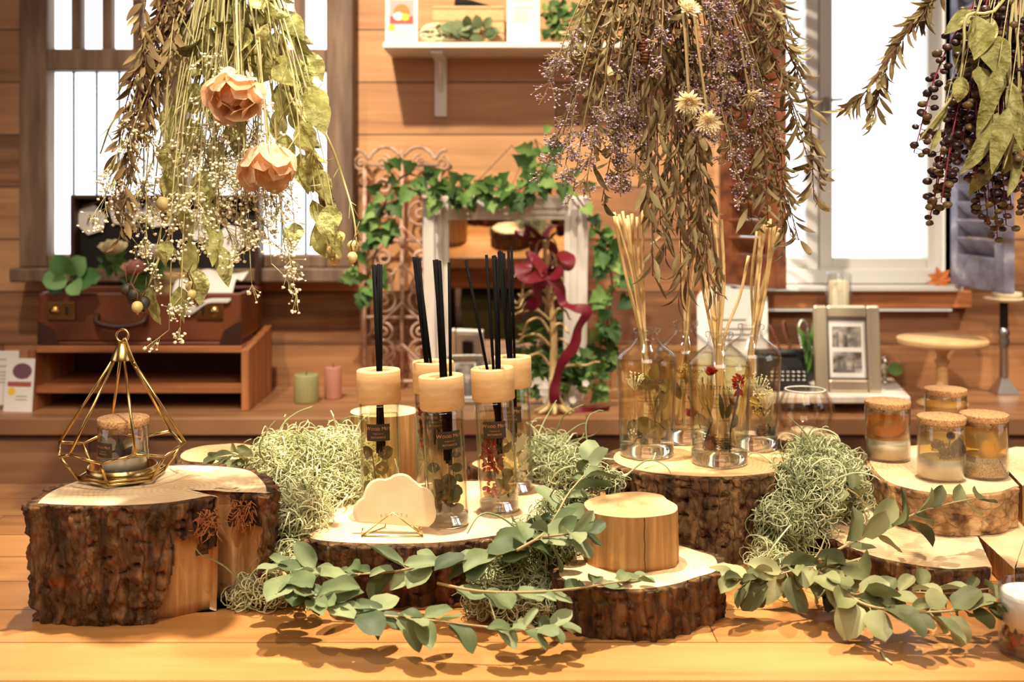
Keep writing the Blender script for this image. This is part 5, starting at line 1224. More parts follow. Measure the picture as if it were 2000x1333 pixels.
# ------------------------------------------------------------------ five black reed diffusers with beech caps
def diffuser(label, capc, tops, lean, variant, rgroup, rlabel, la=0.0, zb=.8163):
    """capc: pixel of the cap top; tops: pixels of the reed tips"""
    ztop = .985; d = (CZ-ztop)*FPX/(capc[1]-HY); top = P(capc[0], capc[1], d)
    H = ztop-zb; base = Vector((top.x+lean*H, d, zb))
    root = thing('reed_diffuser', label, 'diffuser', base, 'black reed diffusers with beech caps', (0, -lean, 0))
    r = .0232; g = 0.0014
    m = MB(); m.lathe([(r*.97,.0),(r,.0015),(r,.127),(r*.985,.1295),(r*.93,.1305),(r*.93,.134),(.0005,.134)][:6]+[(r*.93-.001,.134),(r*.93-.001,.131),(r-g,.128),(r-g,.0135)], 44); m.build('glass_bottle', MT['glass'], root, True)
    m = MB(); m.lathe([(.0005,.0002),(r*.955,.0002),(r-.0003,.0018),(r-.0003,.0125),(.0005,.013)], 44); lab(m.build('glass_base', MT['solidglass'], root, True), 'thick clear glass base')
    lv = .1165
    m = MB(); m.lathe([(r-g-.0004,.0138),(r-g-.0004,lv),(.0005,lv)], 40); m.build('liquid', MT['liquid'] if variant != 'red' else MT['liquid2'], root, True)
    m = MB(); rc = .0255; zc = .1312
    m.lathe([(rc*.4,zc),(rc*.96,zc),(rc,zc+.0012),(rc,H-.0012),(rc*.97,H),(rc*.62,H),(rc*.58,H-.002),(rc*.58,H-.030),(.0005,H-.030)], 48); m.build('cap', MT['cap'], root, True)
    wraplabel([('^Wood Mist', .0058, .1020), ('Fragrance of', .0021, .0975), ('BOTANICA', .0031, .0928)], r, .0275, .0895, .1090, -PI/2+la, root, MT['labelbrown'], MT['copper'])
    ri = r-.004
    def stem(pts, rr=.0007, mt='darkpod', nm='dried_stem'):
        q = MB(); q.tube(curve(pts, 10), rr, 5); q.build(nm, MT[mt], root, True)
    def lf(p, dv, L, W, shape, mt, nm='dried_leaf', n=(0,-1,.2), curl=.4):
        q = MB(); q.leaf(p, dv, n, L, W, shape, .3, curl, 0, 6)
        for v in q.v:
            k = math.hypot(v.x, v.y)
            if k > r-.0022: v.x *= (r-.0022)/k; v.y *= (r-.0022)/k
            v.z = max(v.z, .0145)
        q.build(nm, MT[mt], root, True)
    if variant == 'round':
        stem([(-.002,-.012,.016),(-.005,-.013,.05),(-.008,-.012,.078)], .0007, 'redstem')
        for x, z, a, L in ((-.012,.070,2.4,.016),(.001,.070,.5,.018),(-.016,.054,3.3,.014),(-.003,.050,.8,.017),(-.013,.038,3.6,.016),(-.002,.036,-.3,.016),(-.010,.022,3.9,.014),(.004,.02,.4,.014)): lf((x*.7,-.013,z), (math.cos(a),-.1,math.sin(a)), L, L*.9, 'round', 'infuse')
        stem([(.006,-.012,.016),(.010,-.013,.045),(.009,-.012,.070)], .0008, 'strawstem')
        for x, z, a, L in ((.008,.066,1.4,.012),(.012,.056,.4,.012),(.006,.054,2.6,.011),(.012,.044,.2,.013),(.005,.040,2.8,.012),(.012,.030,-.2,.013)): lf((x,-.013,z), (math.cos(a),-.1,math.sin(a)), L, L*.6, 'ovate', 'paleflower', 'pale_floret')
    elif variant == 'dark':
        stem([(.002,-.012,.016),(.004,-.012,.05),(.006,-.011,.088)], .0008, 'redstem')
        for x, z, a, L in ((.003,.086,1.0,.012),(.008,.080,.2,.013),(-.005,.066,2.9,.020),(.006,.066,.1,.018),(.011,.058,-.6,.014)): lf((x,-.013,z), (math.cos(a),-.1,math.sin(a)), L, L*.62, 'ovate', 'infusedark', 'dried_leaf', (0,-1,.5), 1.0)
        for k in range(18): a = R.uniform(0, 2*PI); lf((R.uniform(-.009,.009),-.011,R.uniform(.018,.046)), (math.cos(a),-.1,math.sin(a)), .017, .015, 'round', 'infusedark' if k % 4 else 'infuse', 'dried_leaf', (R.uniform(-.5,.5),-1,.2), 1.0)
        stem([(-.012,-.010,.03),(-.014,-.011,.055),(-.009,-.011,.070)], .0014, 'strawstem', 'pale_stem')
    elif variant == 'red':
        stem([(.0,-.010,.016),(-.004,-.011,.05),(-.010,-.010,.098)], .0007, 'darkpod'); stem([(.012,-.008,.016),(.004,-.009,.06),(.003,-.008,.10)], .0012, 'darkpod')
        for cx_, cz_, k in ((-.008,.075,16),(-.010,.062,10),(.0,.058,8),(-.008,.030,8)):
            q = MB()
            for i in range(k*3): a = R.uniform(0, 2*PI); t = R.uniform(.1, 1); q.leaf((cx_+.006*t*math.cos(a), -.012+R.uniform(-.004,.004), cz_+.010*t*math.sin(a)), (math.cos(a), R.uniform(-.6,.3), math.sin(a)), (0,-1,.2), .006, .004, 'ovate', .3, .4, 0, 3)
            q.build('red_flower', MT['redflower'], root, True)
        for x, z, a, L in ((.002,.080,1.2,.022),(.006,.070,.6,.024),(.004,.05,-.3,.022),(-.001,.072,-1.2,.022),(-.004,.040,-.6,.024),(.004,.032,.9,.022),(-.006,.022,.2,.020)): lf((x,-.013,z), (math.cos(a),-.1,math.sin(a)), L, L*.42, 'lance', 'infuse')
        for k in range(10): a = R.uniform(0, PI); lf((R.uniform(-.009,.004),-.012,.022), (math.cos(a),-.2,math.sin(a)), .012, .007, 'ovate', 'peachflower', 'peach_petal')
    elif variant == 'white':
        stem([(-.002,-.012,.016),(.002,-.012,.04),(.006,-.012,.07)], .0009, 'gyp')
        for x, z, a, L in ((.0,.040,2.1,.026),(.004,.050,1.2,.026),(.006,.040,.8,.022),(-.002,.030,2.6,.022),(.008,.030,.3,.020),(-.001,.060,1.9,.022)): lf((x,-.013,z), (math.cos(a),-.1,math.sin(a)), L, L*.4, 'lance', 'whiteleaf', 'white_leaf')
        q = MB()
        for k in range(60): q.ball((R.uniform(-.014,.014), R.uniform(-.014,.004), R.uniform(.0155,.028)), .0026, 6, 3)
        q.build('tan_filler', MT['straw'], root, True)
    else:
        stem([(-.010,-.010,.016),(-.013,-.010,.08),(-.014,-.008,.114)], .0007, 'redstem')
        q = MB()
        for k in range(26): q.ball((-.013+R.uniform(-.004,.004), -.010+R.uniform(-.004,.003), .088+R.uniform(-.02,.03)), .0030, 7, 4)
        q.build('red_berry_sprig', MT['redflower'], root, True)
        q = MB()
        for k in range(40): a = R.uniform(0, 2*PI); p0 = Vector((-.012,-.010,.05)); q.tube([p0, p0+Vector((math.cos(a)*.006, R.uniform(-.004,.004), R.uniform(-.02,.02)))], .0004, 4)
        q.build('pale_grass_head', MT['straw'], root, True)
    # reeds: things of their own, standing in the bottle
    Mi = Matrix.Rotation(-lean, 3, 'Y')
    for (tx, ty) in tops:
        tip = P(tx, ty, d+R.uniform(-.012, .012))
        k = (tx-capc[0])/30.0
        ent = base+Mi @ Vector((max(-.011, min(.011, (tx-capc[0])*.00022+lean*.1))+R.uniform(-.003,.003), R.uniform(-.009, .006), H))
        dv = (ent-tip); u = dv.normalized(); low = ent+u*.10
        loc = Mi.inverted() @ (low-base); rad = math.hypot(loc.x, loc.y)
        if rad > .014: loc.x *= .014/rad; loc.y *= .014/rad
        loc.z = max(loc.z, .03); low = base+Mi @ loc
        m = MB(); m.tube([tip, ent, low], .0018, 10); tag(m.build('reed', MT['black'], origin=low), rlabel, 'reed', rgroup)
MT['solidglass'] = None
mm, nt, b = newmat('solid_glass'); b.inputs['Transmission Weight'].default_value = 1.0; b.inputs['Roughness'].default_value = 0.0; b.inputs['IOR'].default_value = 1.5; b.inputs['Base Color'].default_value = (.97,.96,.93,1); MT['solidglass'] = mm
MT['infuse'] = leafmat('soaked_olive_leaf', [(0.2, srgb(92,72,38)), (0.6, srgb(146,120,66)), (0.9, srgb(178,154,92))], .5)
MT['infusedark'] = leafmat('soaked_dark_leaf', [(0.2, srgb(52,44,24)), (0.6, srgb(92,80,44)), (0.9, srgb(146,130,74))], .3)
MT['paleflower'] = leafmat('soaked_pale_petal', [(0.2, srgb(222,180,96)), (0.7, srgb(244,212,136))], .4)
MT['redflower'] = leafmat('soaked_red_petal', [(0.2, srgb(126,26,18)), (0.6, srgb(182,48,30)), (0.9, srgb(206,86,50))], .35)
MT['peachflower'] = leafmat('soaked_peach_petal', [(0.2, srgb(214,128,74)), (0.7, srgb(236,168,108))], .4)
MT['whiteleaf'] = leafmat('bleached_white_leaf', [(0.2, srgb(222,206,176)), (0.7, srgb(244,234,212))], .3)
G = 'black reeds in the %s'
diffuser('wood capped black reed diffuser with round leaves and pale florets, behind the scalloped plaque', (739,722), [(729,517),(734,518),(739,516),(744,517),(731,521),(742,521)], .020, 'round', G % 'round leaf diffuser', 'one of the tightly bunched black reeds standing in the diffuser behind the scalloped plaque', .05)
diffuser('frontmost wood capped black reed diffuser filled with dark curled leaves', (861,733), [(848,508),(853,507),(859,510),(851,512),(877,513),(857,509)], .052, 'dark', G % 'dark leaf diffuser', 'one of the black reeds standing in the frontmost diffuser with dark leaves', .34)
diffuser('wood capped black reed diffuser with red flowers and amber leaves', (961,718), [(910,508),(950,498),(963,500),(968,502),(966,499),(972,506)], .052, 'red', G % 'red flower diffuser', 'one of the spread black reeds standing in the diffuser with red flowers', -.02)
diffuser('wood capped diffuser with red berries, half hidden behind the dark leaf one', (846,706), [(808,502),(814,503),(819,505),(811,507),(817,509)], .012, 'berry', G % 'berry diffuser', 'one of the slanted black reeds standing in the half hidden berry diffuser', .2)
diffuser('rear wood capped diffuser with white leaves over tan filler', (998,697), [(976,490),(980,492),(984,495),(993,488),(999,482),(974,492)], .026, 'white', G % 'white leaf diffuser', 'one of the tall black reeds standing in the rear diffuser with white leaves', -.1)

# ------------------------------------------------------------------ four clear shouldered bottles with natural reeds
def bottle(label, pxx, pyt, tops, content, rgroup, rlabel, lines=True, zb=.8533):
    ztop = 1.018; d = (CZ-ztop)*FPX/(pyt-HY); base = Vector((P(pxx, pyt, d).x, d, zb)); h = ztop-zb
    root = thing('reed_bottle', label, 'diffuser', base, 'clear shouldered reed bottles')
    out = [(.0335,.0),(.0348,.0015),(.0362,.06),(.0392,.112),(.0394,.120),(.0380,.1275),(.033,.1345),(.024,.1415),(.0165,.147),(.0145,.151),(.0145,.157),(.0172,.158),(.0176,.161),(.0172,.164),(.0145,h)]
    inn = [(.0125,h),(.0122,.152),(.0145,.1475),(.022,.1415),(.031,.1335),(.0362,.1265),(.0376,.120),(.0376,.112),(.0346,.06),(.0330,.0165)]
    m = MB(); m.lathe(out+inn, 56); m.build('glass_bottle', MT['glass'], root, True)
    m = MB(); m.lathe([(.0005,.0002),(.0333,.0002),(.0345,.0018),(.0349,.0155),(.0005,.016)], 56); lab(m.build('glass_base', MT['solidglass'], root, True), 'thick clear glass base')
    m = MB(); m.lathe([(.0326,.0168),(.0340,.06),(.0370,.112),(.0370,.1205),(.0005,.1205)], 48); m.build('liquid', MT['liquid'], root, True)
    ro = .0372
    if lines:
        for txt, size, z in (('BOTANICA', .0068, .098), ('HOME FRAGRANCE', .0030, .0905), ('REED DIFFUSER', .0030, .0855), ('Fragrance of Botanica', .0027, .0790), ('Inspired the Four Seasons', .0027, .0750), ('in Japan.', .0027, .0710), ('Fragrance', .0025, .0635), (lines, .0027, .0590)):
            m = MB(); V, Fc = text_geo(txt, size, 1.12)
            def rad(z): return lerp(.0362, .0392, (z-.06)/.052)+.0004
            m.add([(rad(z+v.y)*math.cos(-PI/2+v.x/ro), rad(z+v.y)*math.sin(-PI/2+v.x/ro), z+v.y) for v in V], Fc, 0, False); m.build('lettering', MT['ink'], root, True)
    rin = .0335
    def fit(q):
        for v in q.v:
            k = math.hypot(v.x, v.y)
            if k > rin: v.x *= rin/k; v.y *= rin/k
            v.z = max(v.z, .0175)
    def lf(p, dv, L, W, shape, mt, nm='dried_leaf', curl=.4, n=(0,-1,.2)):
        q = MB(); q.leaf(p, dv, n, L, W, shape, .25, curl, 0, 7); fit(q); q.build(nm, MT[mt], root, True)
    def st(pts, rr=.0008, mt='darkpod'):
        q = MB(); q.tube(curve(pts, 10), rr, 5); q.build('dried_stem', MT[mt], root, True)
    def cone(p, s, mt='leather'):
        q = MB()
        for k in range(6):
            for i in range(9):
                a = i*2*PI/9+k*.35; rr = s*(1-((k-2)/4.5)**2); q.leaf(Vector(p)+Vector((rr*.55*math.cos(a), rr*.55*math.sin(a), (k-2.2)*s*.34)), (math.cos(a), math.sin(a), .5), (0,0,1), s*.55, s*.6, 'round', .2, .3, 0, 3)
        q.ball(p, s*.7, 10, 6, 0); fit(q); q.build('pine_cone', MT[mt], root, True)
    def spray(p0, n, s, mt='gyp', up=1):
        q = MB()
        for i in range(n):
            a = R.uniform(-.9, .9); e = Vector(p0)+Vector((math.sin(a)*s*R.uniform(.4,1), R.uniform(-.004,.004), up*math.cos(a)*s*R.uniform(.6,1))); q.tube([p0, lerp(Vector(p0), e, .6)+rv(.001), e], .00035, 4); q.ball(e, .0012, 5, 3)
        fit(q); q.build('white_flower_spray', MT[mt], root, True)
    if content == 'leaves':
        for p, dv, L, W, sh_ in (((-.022,-.022,.105),(1,-.1,-.45),.036,.018,'ovate'),((.012,-.022,.095),(1,-.1,-.1),.026,.018,'ovate'),((.010,-.022,.060),(.5,-.1,1),.04,.018,'ovate'),((-.020,-.026,.046),(1,-.1,-.15),.034,.022,'ovate'),((.006,-.022,.026),(.75,-.1,.8),.036,.018,'ovate'),((.004,-.02,.10),(.3,-.1,1),.022,.015,'ovate')): lf(p, dv, L, W, sh_, 'infuse')
        lf((-.029,-.020,.040), (1,-.1,-.1), .024, .022, 'round', 'infusedark')
        spray((-.018,-.024,.086), 26, .026); spray((-.020,-.02,.022), 20, .016, 'gyp', 1)
        st([(.006,-.02,.018),(.008,-.022,.05),(.012,-.022,.07)], .0011, 'redstem'); st([(.008,-.022,.048),(.016,-.023,.042),(.022,-.022,.036)], .0007)
        cone((-.006,-.024,.0225), .0065, 'darkpod'); cone((.010,-.022,.0225), .0055, 'leather')
    elif content == 'rosebuds':
        st([(-.024,-.018,.022),(-.016,-.022,.048),(-.012,-.022,.058)], .0011); st([(-.012,-.022,.058),(-.020,-.02,.080),(-.018,-.018,.10)], .0007); st([(.008,-.024,.018),(.010,-.024,.05),(.016,-.024,.075),(.020,-.024,.098)], .0011)
        q = MB(); petal_ball(q, (-.016,-.020,.112), .012, 14); fit(q); q.build('rosebud', MT['redflower'], root, True)
        q = MB()
        for k in range(70): a = R.uniform(0, 2*PI); t = R.uniform(.2, 1); q.leaf(Vector((.021,-.023,.104))+Vector((.006*math.cos(a)*t, .005*math.sin(a), R.uniform(-.008,.008))), (math.cos(a), math.sin(a)*.6, R.uniform(.2,1)), (0,-1,.2), .006, .003, 'ovate', .3, .3, 0, 3)
        for a in (-.8, -.3, .5): q.leaf((.021,-.024,.097), (math.sin(a), -.1, -1), (0,-1,.2), .013, .006, 'ovate', .3, .4, 0, 5)
        fit(q); q.build('red_globe_flower', MT['redflower'], root, True)
        lf((-.033,-.016,.066), (.75,-.1,-.75), .028, .010, 'ovate', 'infuse'); lf((.0,-.024,.058), (-.1,-.1,1), .034, .007, 'lance', 'infusedark'); lf((.004,-.024,.06), (.3,-.1,1), .020, .008, 'ovate', 'infusedark'); lf((.012,-.024,.048), (.3,-.1,1), .022, .009, 'ovate', 'infusedark', 'dried_leaf', 1.2)
        q = MB()
        for i in range(150): p0 = Vector((-.014,-.018,.060)); a = R.uniform(-.75, .15); L = R.uniform(.03, .052); e = p0+Vector((math.sin(a)*L*.8, R.uniform(-.006,.004), math.cos(a)*L)); q.tube([p0, lerp(p0, e, .5)+rv(.0015), e], .00035, 3, 0, False)
        fit(q); q.build('grass_plume', MT['paleflower'], root, True)
        cone((-.015,-.022,.0275), .0105, 'leather'); cone((.003,-.024,.0255), .0085, 'darkpod')
    elif content == 'yellow':
        spray((.004,-.022,.075), 30, .03); spray((.016,-.022,.055), 40, .03); spray((.01,-.022,.04), 20, .02, 'paleflower')
        st([(.026,-.016,.020),(.012,-.022,.048),(.002,-.022,.075)], .0011)
        for k in range(7): a = k*.9; lf((.004,-.022,.066), (math.cos(a),-.2,math.sin(a)), .012, .008, 'ovate', 'paleflower', 'yellow_petal')
        lf((.014,-.022,.035), (.4,-.1,1), .03, .012, 'ovate', 'infuse'); cone((.008,-.022,.0255), .0085, 'leather'); cone((.023,-.018,.0245), .0070, 'darkpod')
    else:
        q = MB(); petal_ball(q, (.004,-.024,.036), .013, 16); fit(q); q.build('coral_flower', MT['redflower'], root, True)
        st([(.018,-.018,.02),(.008,-.022,.045),(.0,-.022,.065)], .0010); st([(.016,-.018,.03),(.022,-.018,.06),(.02,-.018,.09)], .0009)
        spray((-.004,-.022,.08), 40, .03, 'paleflower'); lf((-.01,-.022,.06), (-.4,-.1,1), .034, .012, 'ovate', 'infuse')
    n = len(tops)
    for i, (tx, ty) in enumerate(tops):
        tip = P(tx, ty, d+R.uniform(-.025, .025))
        a = (tx-pxx); ent = base+Vector((max(-.0085, min(.0085, a*.00012))+R.uniform(-.002,.002), R.uniform(-.007,.007), .157))
        low = base+Vector((-a*.00022+R.uniform(-.012,.012), R.uniform(-.004,.016), R.uniform(.019,.03)))
        k = (low-base); 
        if abs(k.x) > .022: low.x = base.x+math.copysign(.022, k.x)
        mid = lerp(ent, tip, .5)+Vector((R.uniform(-.006,.006), R.uniform(-.006,.006), 0)); q1 = lerp(ent, low, .5)+Vector((R.uniform(-.002,.002), 0, 0))
        ps = curve([low, q1, ent, mid, tip], 20); rr = R.uniform(.0017, .0024)
        m = MB(); m.tube(ps, [rr*(1+R.uniform(-.08,.08)) for _ in ps], 8); tag(m.build('reed', MT['rattan'], origin=low), rlabel, 'reed', rgroup)
bottle('clear reed bottle holding olive leaves, at the tall log edge by the mirror', 1263, 640, [(1199,415),(1208,419),(1216,413),(1226,421),(1234,418),(1244,424),(1255,410),(1203,424),(1222,428)], 'leaves', 'natural reeds in the olive leaf bottle', 'one of the natural reeds fanning out of the bottle with olive leaves', 'Olive & Yew')
bottle('clear reed bottle with rosebuds and pine cones at the front of the tall log', 1405, 648, [(1362,432),(1372,455),(1388,470),(1395,440),(1408,430),(1345,440),(1462,500)], 'rosebuds', 'natural reeds in the rosebud bottle', 'one of the natural reeds standing in the front bottle with rosebuds', 'Old & New')
bottle('rear clear reed bottle with a coral flower, partly hidden by two front ones', 1339, 626, [(1330,470),(1344,440),(1352,452),(1368,440),(1378,470)], 'coral', 'natural reeds in the coral flower bottle', 'one of the natural reeds standing in the rear bottle with a coral flower', 'Wind & Sun')
bottle('clear reed bottle with cream sprays and yellow petals beside the ribbed votive', 1467, 633, [(1486,430),(1493,428),(1500,432),(1505,428),(1513,440),(1478,452),(1523,446)], 'yellow', 'natural reeds in the yellow flower bottle', 'one of the natural reeds bunched in the bottle nearest the ribbed votive', 'Field & Hay')

# ------------------------------------------------------------------ scalloped plaque on a wire easel
pc = T(768, 1046, .8163); pl = thing('scalloped_plaque', 'cream scalloped aroma plaque resting on a brass wire easel', 'plaque', pc+Vector((0,.004,.003)), None, (-.22, 0, 0))
ring = []
for (cx_, cz_, rr, a0, a1) in ((-.029,.021,.0165,3.9,2.0),(-.017,.040,.0165,2.9,1.25),(.006,.044,.018,2.25,.75),(.027,.031,.0175,1.45,-.1),(.030,.019,.0165,.4,-1.1)):
    for k in range(9): a = lerp(a0, a1, k/8); ring.append((cx_+rr*math.cos(a), cz_+rr*math.sin(a)))
ring = [(x, max(z, 0.001)) for x, z in ring]; k = len(ring); m = MB()
fc = [(x*.94+.001, z*.94+.0015) for x, z in ring]
vs = [(x, .0035, z) for x, z in ring]+[(x, .0010, z) for x, z in ring]+[(x, 0, z) for x, z in fc]
m.add(vs, [tuple(range(k))]+[(i, (i+1) % k, k+(i+1) % k, k+i) for i in range(k)]+[(k+i, k+(i+1) % k, 2*k+(i+1) % k, 2*k+i) for i in range(k)]+[tuple(range(2*k, 3*k))[::-1]], 0, False)
m.build('plaster_disc', noisy('cream_plaster', [(0.3, srgb(226,196,150)), (0.7, srgb(240,214,172))], (30,30,30), 4, .8, .05), pl, True)
for i, ch_ in enumerate('SCENTS'):
    V, Fc = text_geo(ch_, .0042); m = MB(); x = (i-2.5)*.0056; m.add([(x+v.x, -.0003, .0165-.18*x*x*40+v.y) for v in V], Fc, 0, False); m.build('lettering', MT['grey'], pl, True)
es = thing('wire_easel', 'thin brass wire easel holding the scalloped plaque', 'easel', pc)
m = MB(); Lc, Rc = pc+Vector((-.034,-.006,.0008)), pc+Vector((.033,-.006,.0008))
m.tube([Lc, pc+Vector((.0,-.0045,.026)), Rc], .0007, 6); m.tube([Lc, Rc], .0007, 6)
for q, s in ((Lc, -1), (Rc, 1)):
    m.tube([q, q+Vector((-s*.002,-.004,.010))], .0007, 6); m.tube([q, q+Vector((-s*.010,.018,.004))], .0007, 6)
m.build('front_support', MT['gold'], es)
m = MB(); bkl = pc+Vector((-.012,.028,.0008)); bkr = pc+Vector((.020,.028,.0008)); m.tube([bkl, pc+Vector((-.001,.026,.078)), bkr], .0007, 6); m.tube([Lc, bkl], .0007, 6); m.tube([Rc, bkr], .0007, 6); m.build('rear_support', MT['gold'], es)

MT['walltintglass'] = thinglass('wall_tinted_rib_glass', (.985,.93,.84), 1.0, 1.6, 0.02, 0.5)  # clear ribs; amber refracted from the wall is put into the tint
# ------------------------------------------------------------------ ribbed votive, front jar candle
c = Vector((P(1574, 862, 1.64).x, 1.645, .8376)); vo = thing('votive_glass', 'round ribbed clear glass votive on a small log beside the reed bottles', 'votive', c)
m = MB(); prof = [(.0005,.0),(.022,.0),(.028,.006),(.036,.020),(.0390,.036),(.0365,.052),(.031,.064),(.0295,.068)]; n = 72; vs = []
pr = prof+[(r_-.0022, z) for r_, z in prof[::-1][:-1]]
for r_, z in pr:
    for j in range(n):
        a = 2*PI*j/n; q = r_; vs.append(c+Vector((q*math.cos(a), q*math.sin(a), z)))
m.add(vs, [(i*n+j, i*n+(j+1) % n, (i+1)*n+(j+1) % n, (i+1)*n+j) for i in range(len(pr)-1) for j in range(n)]); m.build('ribbed_bowl', thinglass('wall_tinted_clear_glass', (.99,.975,.95), 1.0, 1.6, 0.01, 0.35), vo)  # clear bowl, faint peach of the wall put into its tint
for k in range(16):
    a = k*2*PI/16+.1; m = MB(); m.tube(curve([c+Vector((r_*1.03*math.cos(a), r_*1.03*math.sin(a), z)) for r_, z in prof[2:7]], 12), [.0007+.0016*math.sin(PI*(i+.5)/13) for i in range(13)], 7); m.build('rib', MT['walltintglass'], vo)
m = MB(); m.tube([c+Vector((.0285*math.cos(a*PI/24), .0285*math.sin(a*PI/24), .068)) for a in range(48)], .0013, 6, 0, True, True); lab(m.build('rim', MT['white'], vo), 'pale bright rim')
m = MB(); m.lathe([(.0005,.0028),(.019,.0028),(.020,.011),(.0005,.010)], 24, c); m.build('tealight', MT['wax'], vo)

c = T(2018, 1302, TZ)+Vector((0,.030,0)); c.x = P(2018, 1302, c.y).x
jc = thing('jar_candle', 'glass jar candle with white wax and red berries at the table corner', 'candle', c)
m = MB(); lathe_glass(m, .031, .066, .0014, .004, 40, c); m.build('glass_jar', MT['glass'], jc)
m = MB(); m.lathe([(.0294,.030),(.0294,.058),(.027,.0585),(.0005,.057),], 36, c, 0, None, True); m.build('white_wax', MT['wax2'] if 'wax2' in MT else plain('white_wax', srgb(240,232,222), .5), jc)
m = MB(); m.lathe([(.0005,.0045),(.0292,.0045),(.0292,.0298),(.0005,.0299)], 36, c); m.build('clear_gel', MT['liquid'], jc)
for i in range(16):
    a = R.uniform(PI*.8, PI*1.6); m = MB(); m.ball(c+Vector((.024*math.cos(a), .024*math.sin(a), R.uniform(.008,.020))), .0034, 10, 6); m.build('red_berry', plain('red_berry_%d' % i, srgb(186,28,30), .35) if i == 0 else bpy.data.materials['red_berry_0'], jc)
m = MB()
for i in range(8):
    a = R.uniform(PI*.8, PI*1.6); m.leaf(c+Vector((.022*math.cos(a), .022*math.sin(a), .012)), (R.uniform(-.5,.5), -.1, 1), (0,-1,0), .014, .008, 'ovate', .3, .4, 0, 5)
m.build('dried_leaf', MT['infuse'], jc)
MT['herbstem'] = plain('felted_pale_stem', srgb(140,118,78), .9)
# ------------------------------------------------------------------ hanging dried bundles
def stem_path(apex, tip, bow=.03, n=14, sag=.0):
    mid = lerp(apex, tip, .5); out = Vector((mid.x-apex.x, mid.y-apex.y, 0)); out = out.normalized() if out.length > 1e-4 else Vector((1,0,0))
    return curve([apex, lerp(apex, tip, .33)+out*bow*.5+rv(.004), lerp(apex, tip, .68)+out*bow*.7+rv(.006), tip], n)
def bundle(label, apex_px, d):
    a = P(apex_px[0], apex_px[1], d)
    root = thing('dried_flower_bundle', label, 'dried flowers', a)
    m = MB(); m.tube([a+Vector((.002*math.sin(k), .002*math.cos(k), (k/14)*(ZC-.02-a.z))) for k in range(15)], .0016, 6)
    m.build('twine', MT['twine'], root)
    m = MB()
    for k in range(5): m.tube([a+Vector((.018*math.cos(q*PI/8), .018*math.sin(q*PI/8), -.012+k*.004+.001*math.sin(q))) for q in range(16)], .0018, 6, 0, True, True)
    m.build('tie', MT['twine'], root)
    m = MB()
    for k in range(26):
        q = rv(.012); q.z = 0; m.tube([a+q, a+q*2.4+Vector((0,0,R.uniform(.03,.07)))], .0016, 5)
    m.build('cut_stem', MT['strawstem'], root)
    return root, a
def ap(a): q = rv(.012); q.z *= .4; return a+q
def gyp_spray(root, a, tip, n=46, rad=.026, mt='gyp', stem='strawstem', fr=.0019, sub=9, name='gypsophila_spray'):
    m = MB(); ps = stem_path(ap(a), tip, R.uniform(0, .03)); m.tube(ps, [lerp(.0013, .0006, i/14) for i in range(15)], 5, 1)
    L = len(ps)
    for k in range(sub):
        o = ps[int(L*R.uniform(.70, .97))]; d = ((ps[-1]-ps[-4]).normalized()+rv(.75)).normalized(); e = o+d*rad*R.uniform(.7, 1.5); m.tube([o, lerp(o, e, .5)+rv(.002), e], .00045, 4, 1, False)
        for j in range(n//sub):
            f = e+rv(rad*.42); m.tube([lerp(o, e, R.uniform(.4, 1)), f], .0003, 3, 1, False)
            m.ball(f, fr*R.uniform(.6, 1.25), 6, 4, 0, (1, 1, .8), None, .35)
    m.build(name, [MT[mt], MT[stem]], root)
def leafy(root, a, tip, n, L, W, shape, mt, stem='redstem', start=.35, curl=(.2, 1.2), name='leafy_branch', down=.6, sr=.0014, jit=.7, wave=.12, bow=.03, twist=0.0, path=None):
    ps = path or stem_path(ap(a), tip, R.uniform(0, bow), 18); N = len(ps)
    m = MB(); m.tube(ps, [lerp(sr, sr*.45, i/(N-1)) for i in range(N)], 6, 1)
    for k in range(n):
        t = lerp(start, 1.0, (k+R.random())/n); i = min(N-2, int(t*(N-1))); o = lerp(ps[i], ps[i+1], t*(N-1)-i)
        dr = (ps[i+1]-ps[i]).normalized(); s = rv(); s = (s-dr*s.dot(dr)).normalized()
        d = (s*jit+dr*.55+Vector((0, 0, -down))).normalized()
        l = L*R.uniform(.65, 1.15); p0 = o+d*l*.12; m.tube([o, p0], .0005, 4, 1, False)
        m.leaf(p0, d, s.cross(d)+rv(.6), l, W*R.uniform(.75, 1.2)*l/L, shape, R.uniform(.1, .7), R.uniform(*curl)*R.choice((1, 1, -1)), 0, 7, wave, R.uniform(-twist, twist))
    m.build(name, [MT[mt], MT[stem]], root)
def big_leaf(root, a, c, ang, L, W, mt='olive', d=1.3, stem=True):
    """one broad hanging leaf whose base is at pixel c; ang is its hang direction in the picture plane"""
    p = P(c[0], c[1], d); dv = Vector((math.sin(ang), R.uniform(-.35, .35), -math.cos(ang)))
    m = MB()
    m.leaf(p, dv, Vector((R.uniform(-.5, .5), -1, R.uniform(-.3, .5))), L, W, 'ovate', R.uniform(.15, .55), R.uniform(-.5, .9), 0, 9, .26, R.uniform(-.9, .9), 3)
    if stem: m.tube(stem_path(ap(a), p, .01, 10), [lerp(.0011, .0005, i/10) for i in range(11)], 5, 1)
    m.build('dried_leaf', [MT[mt], MT['strawstem']], root)
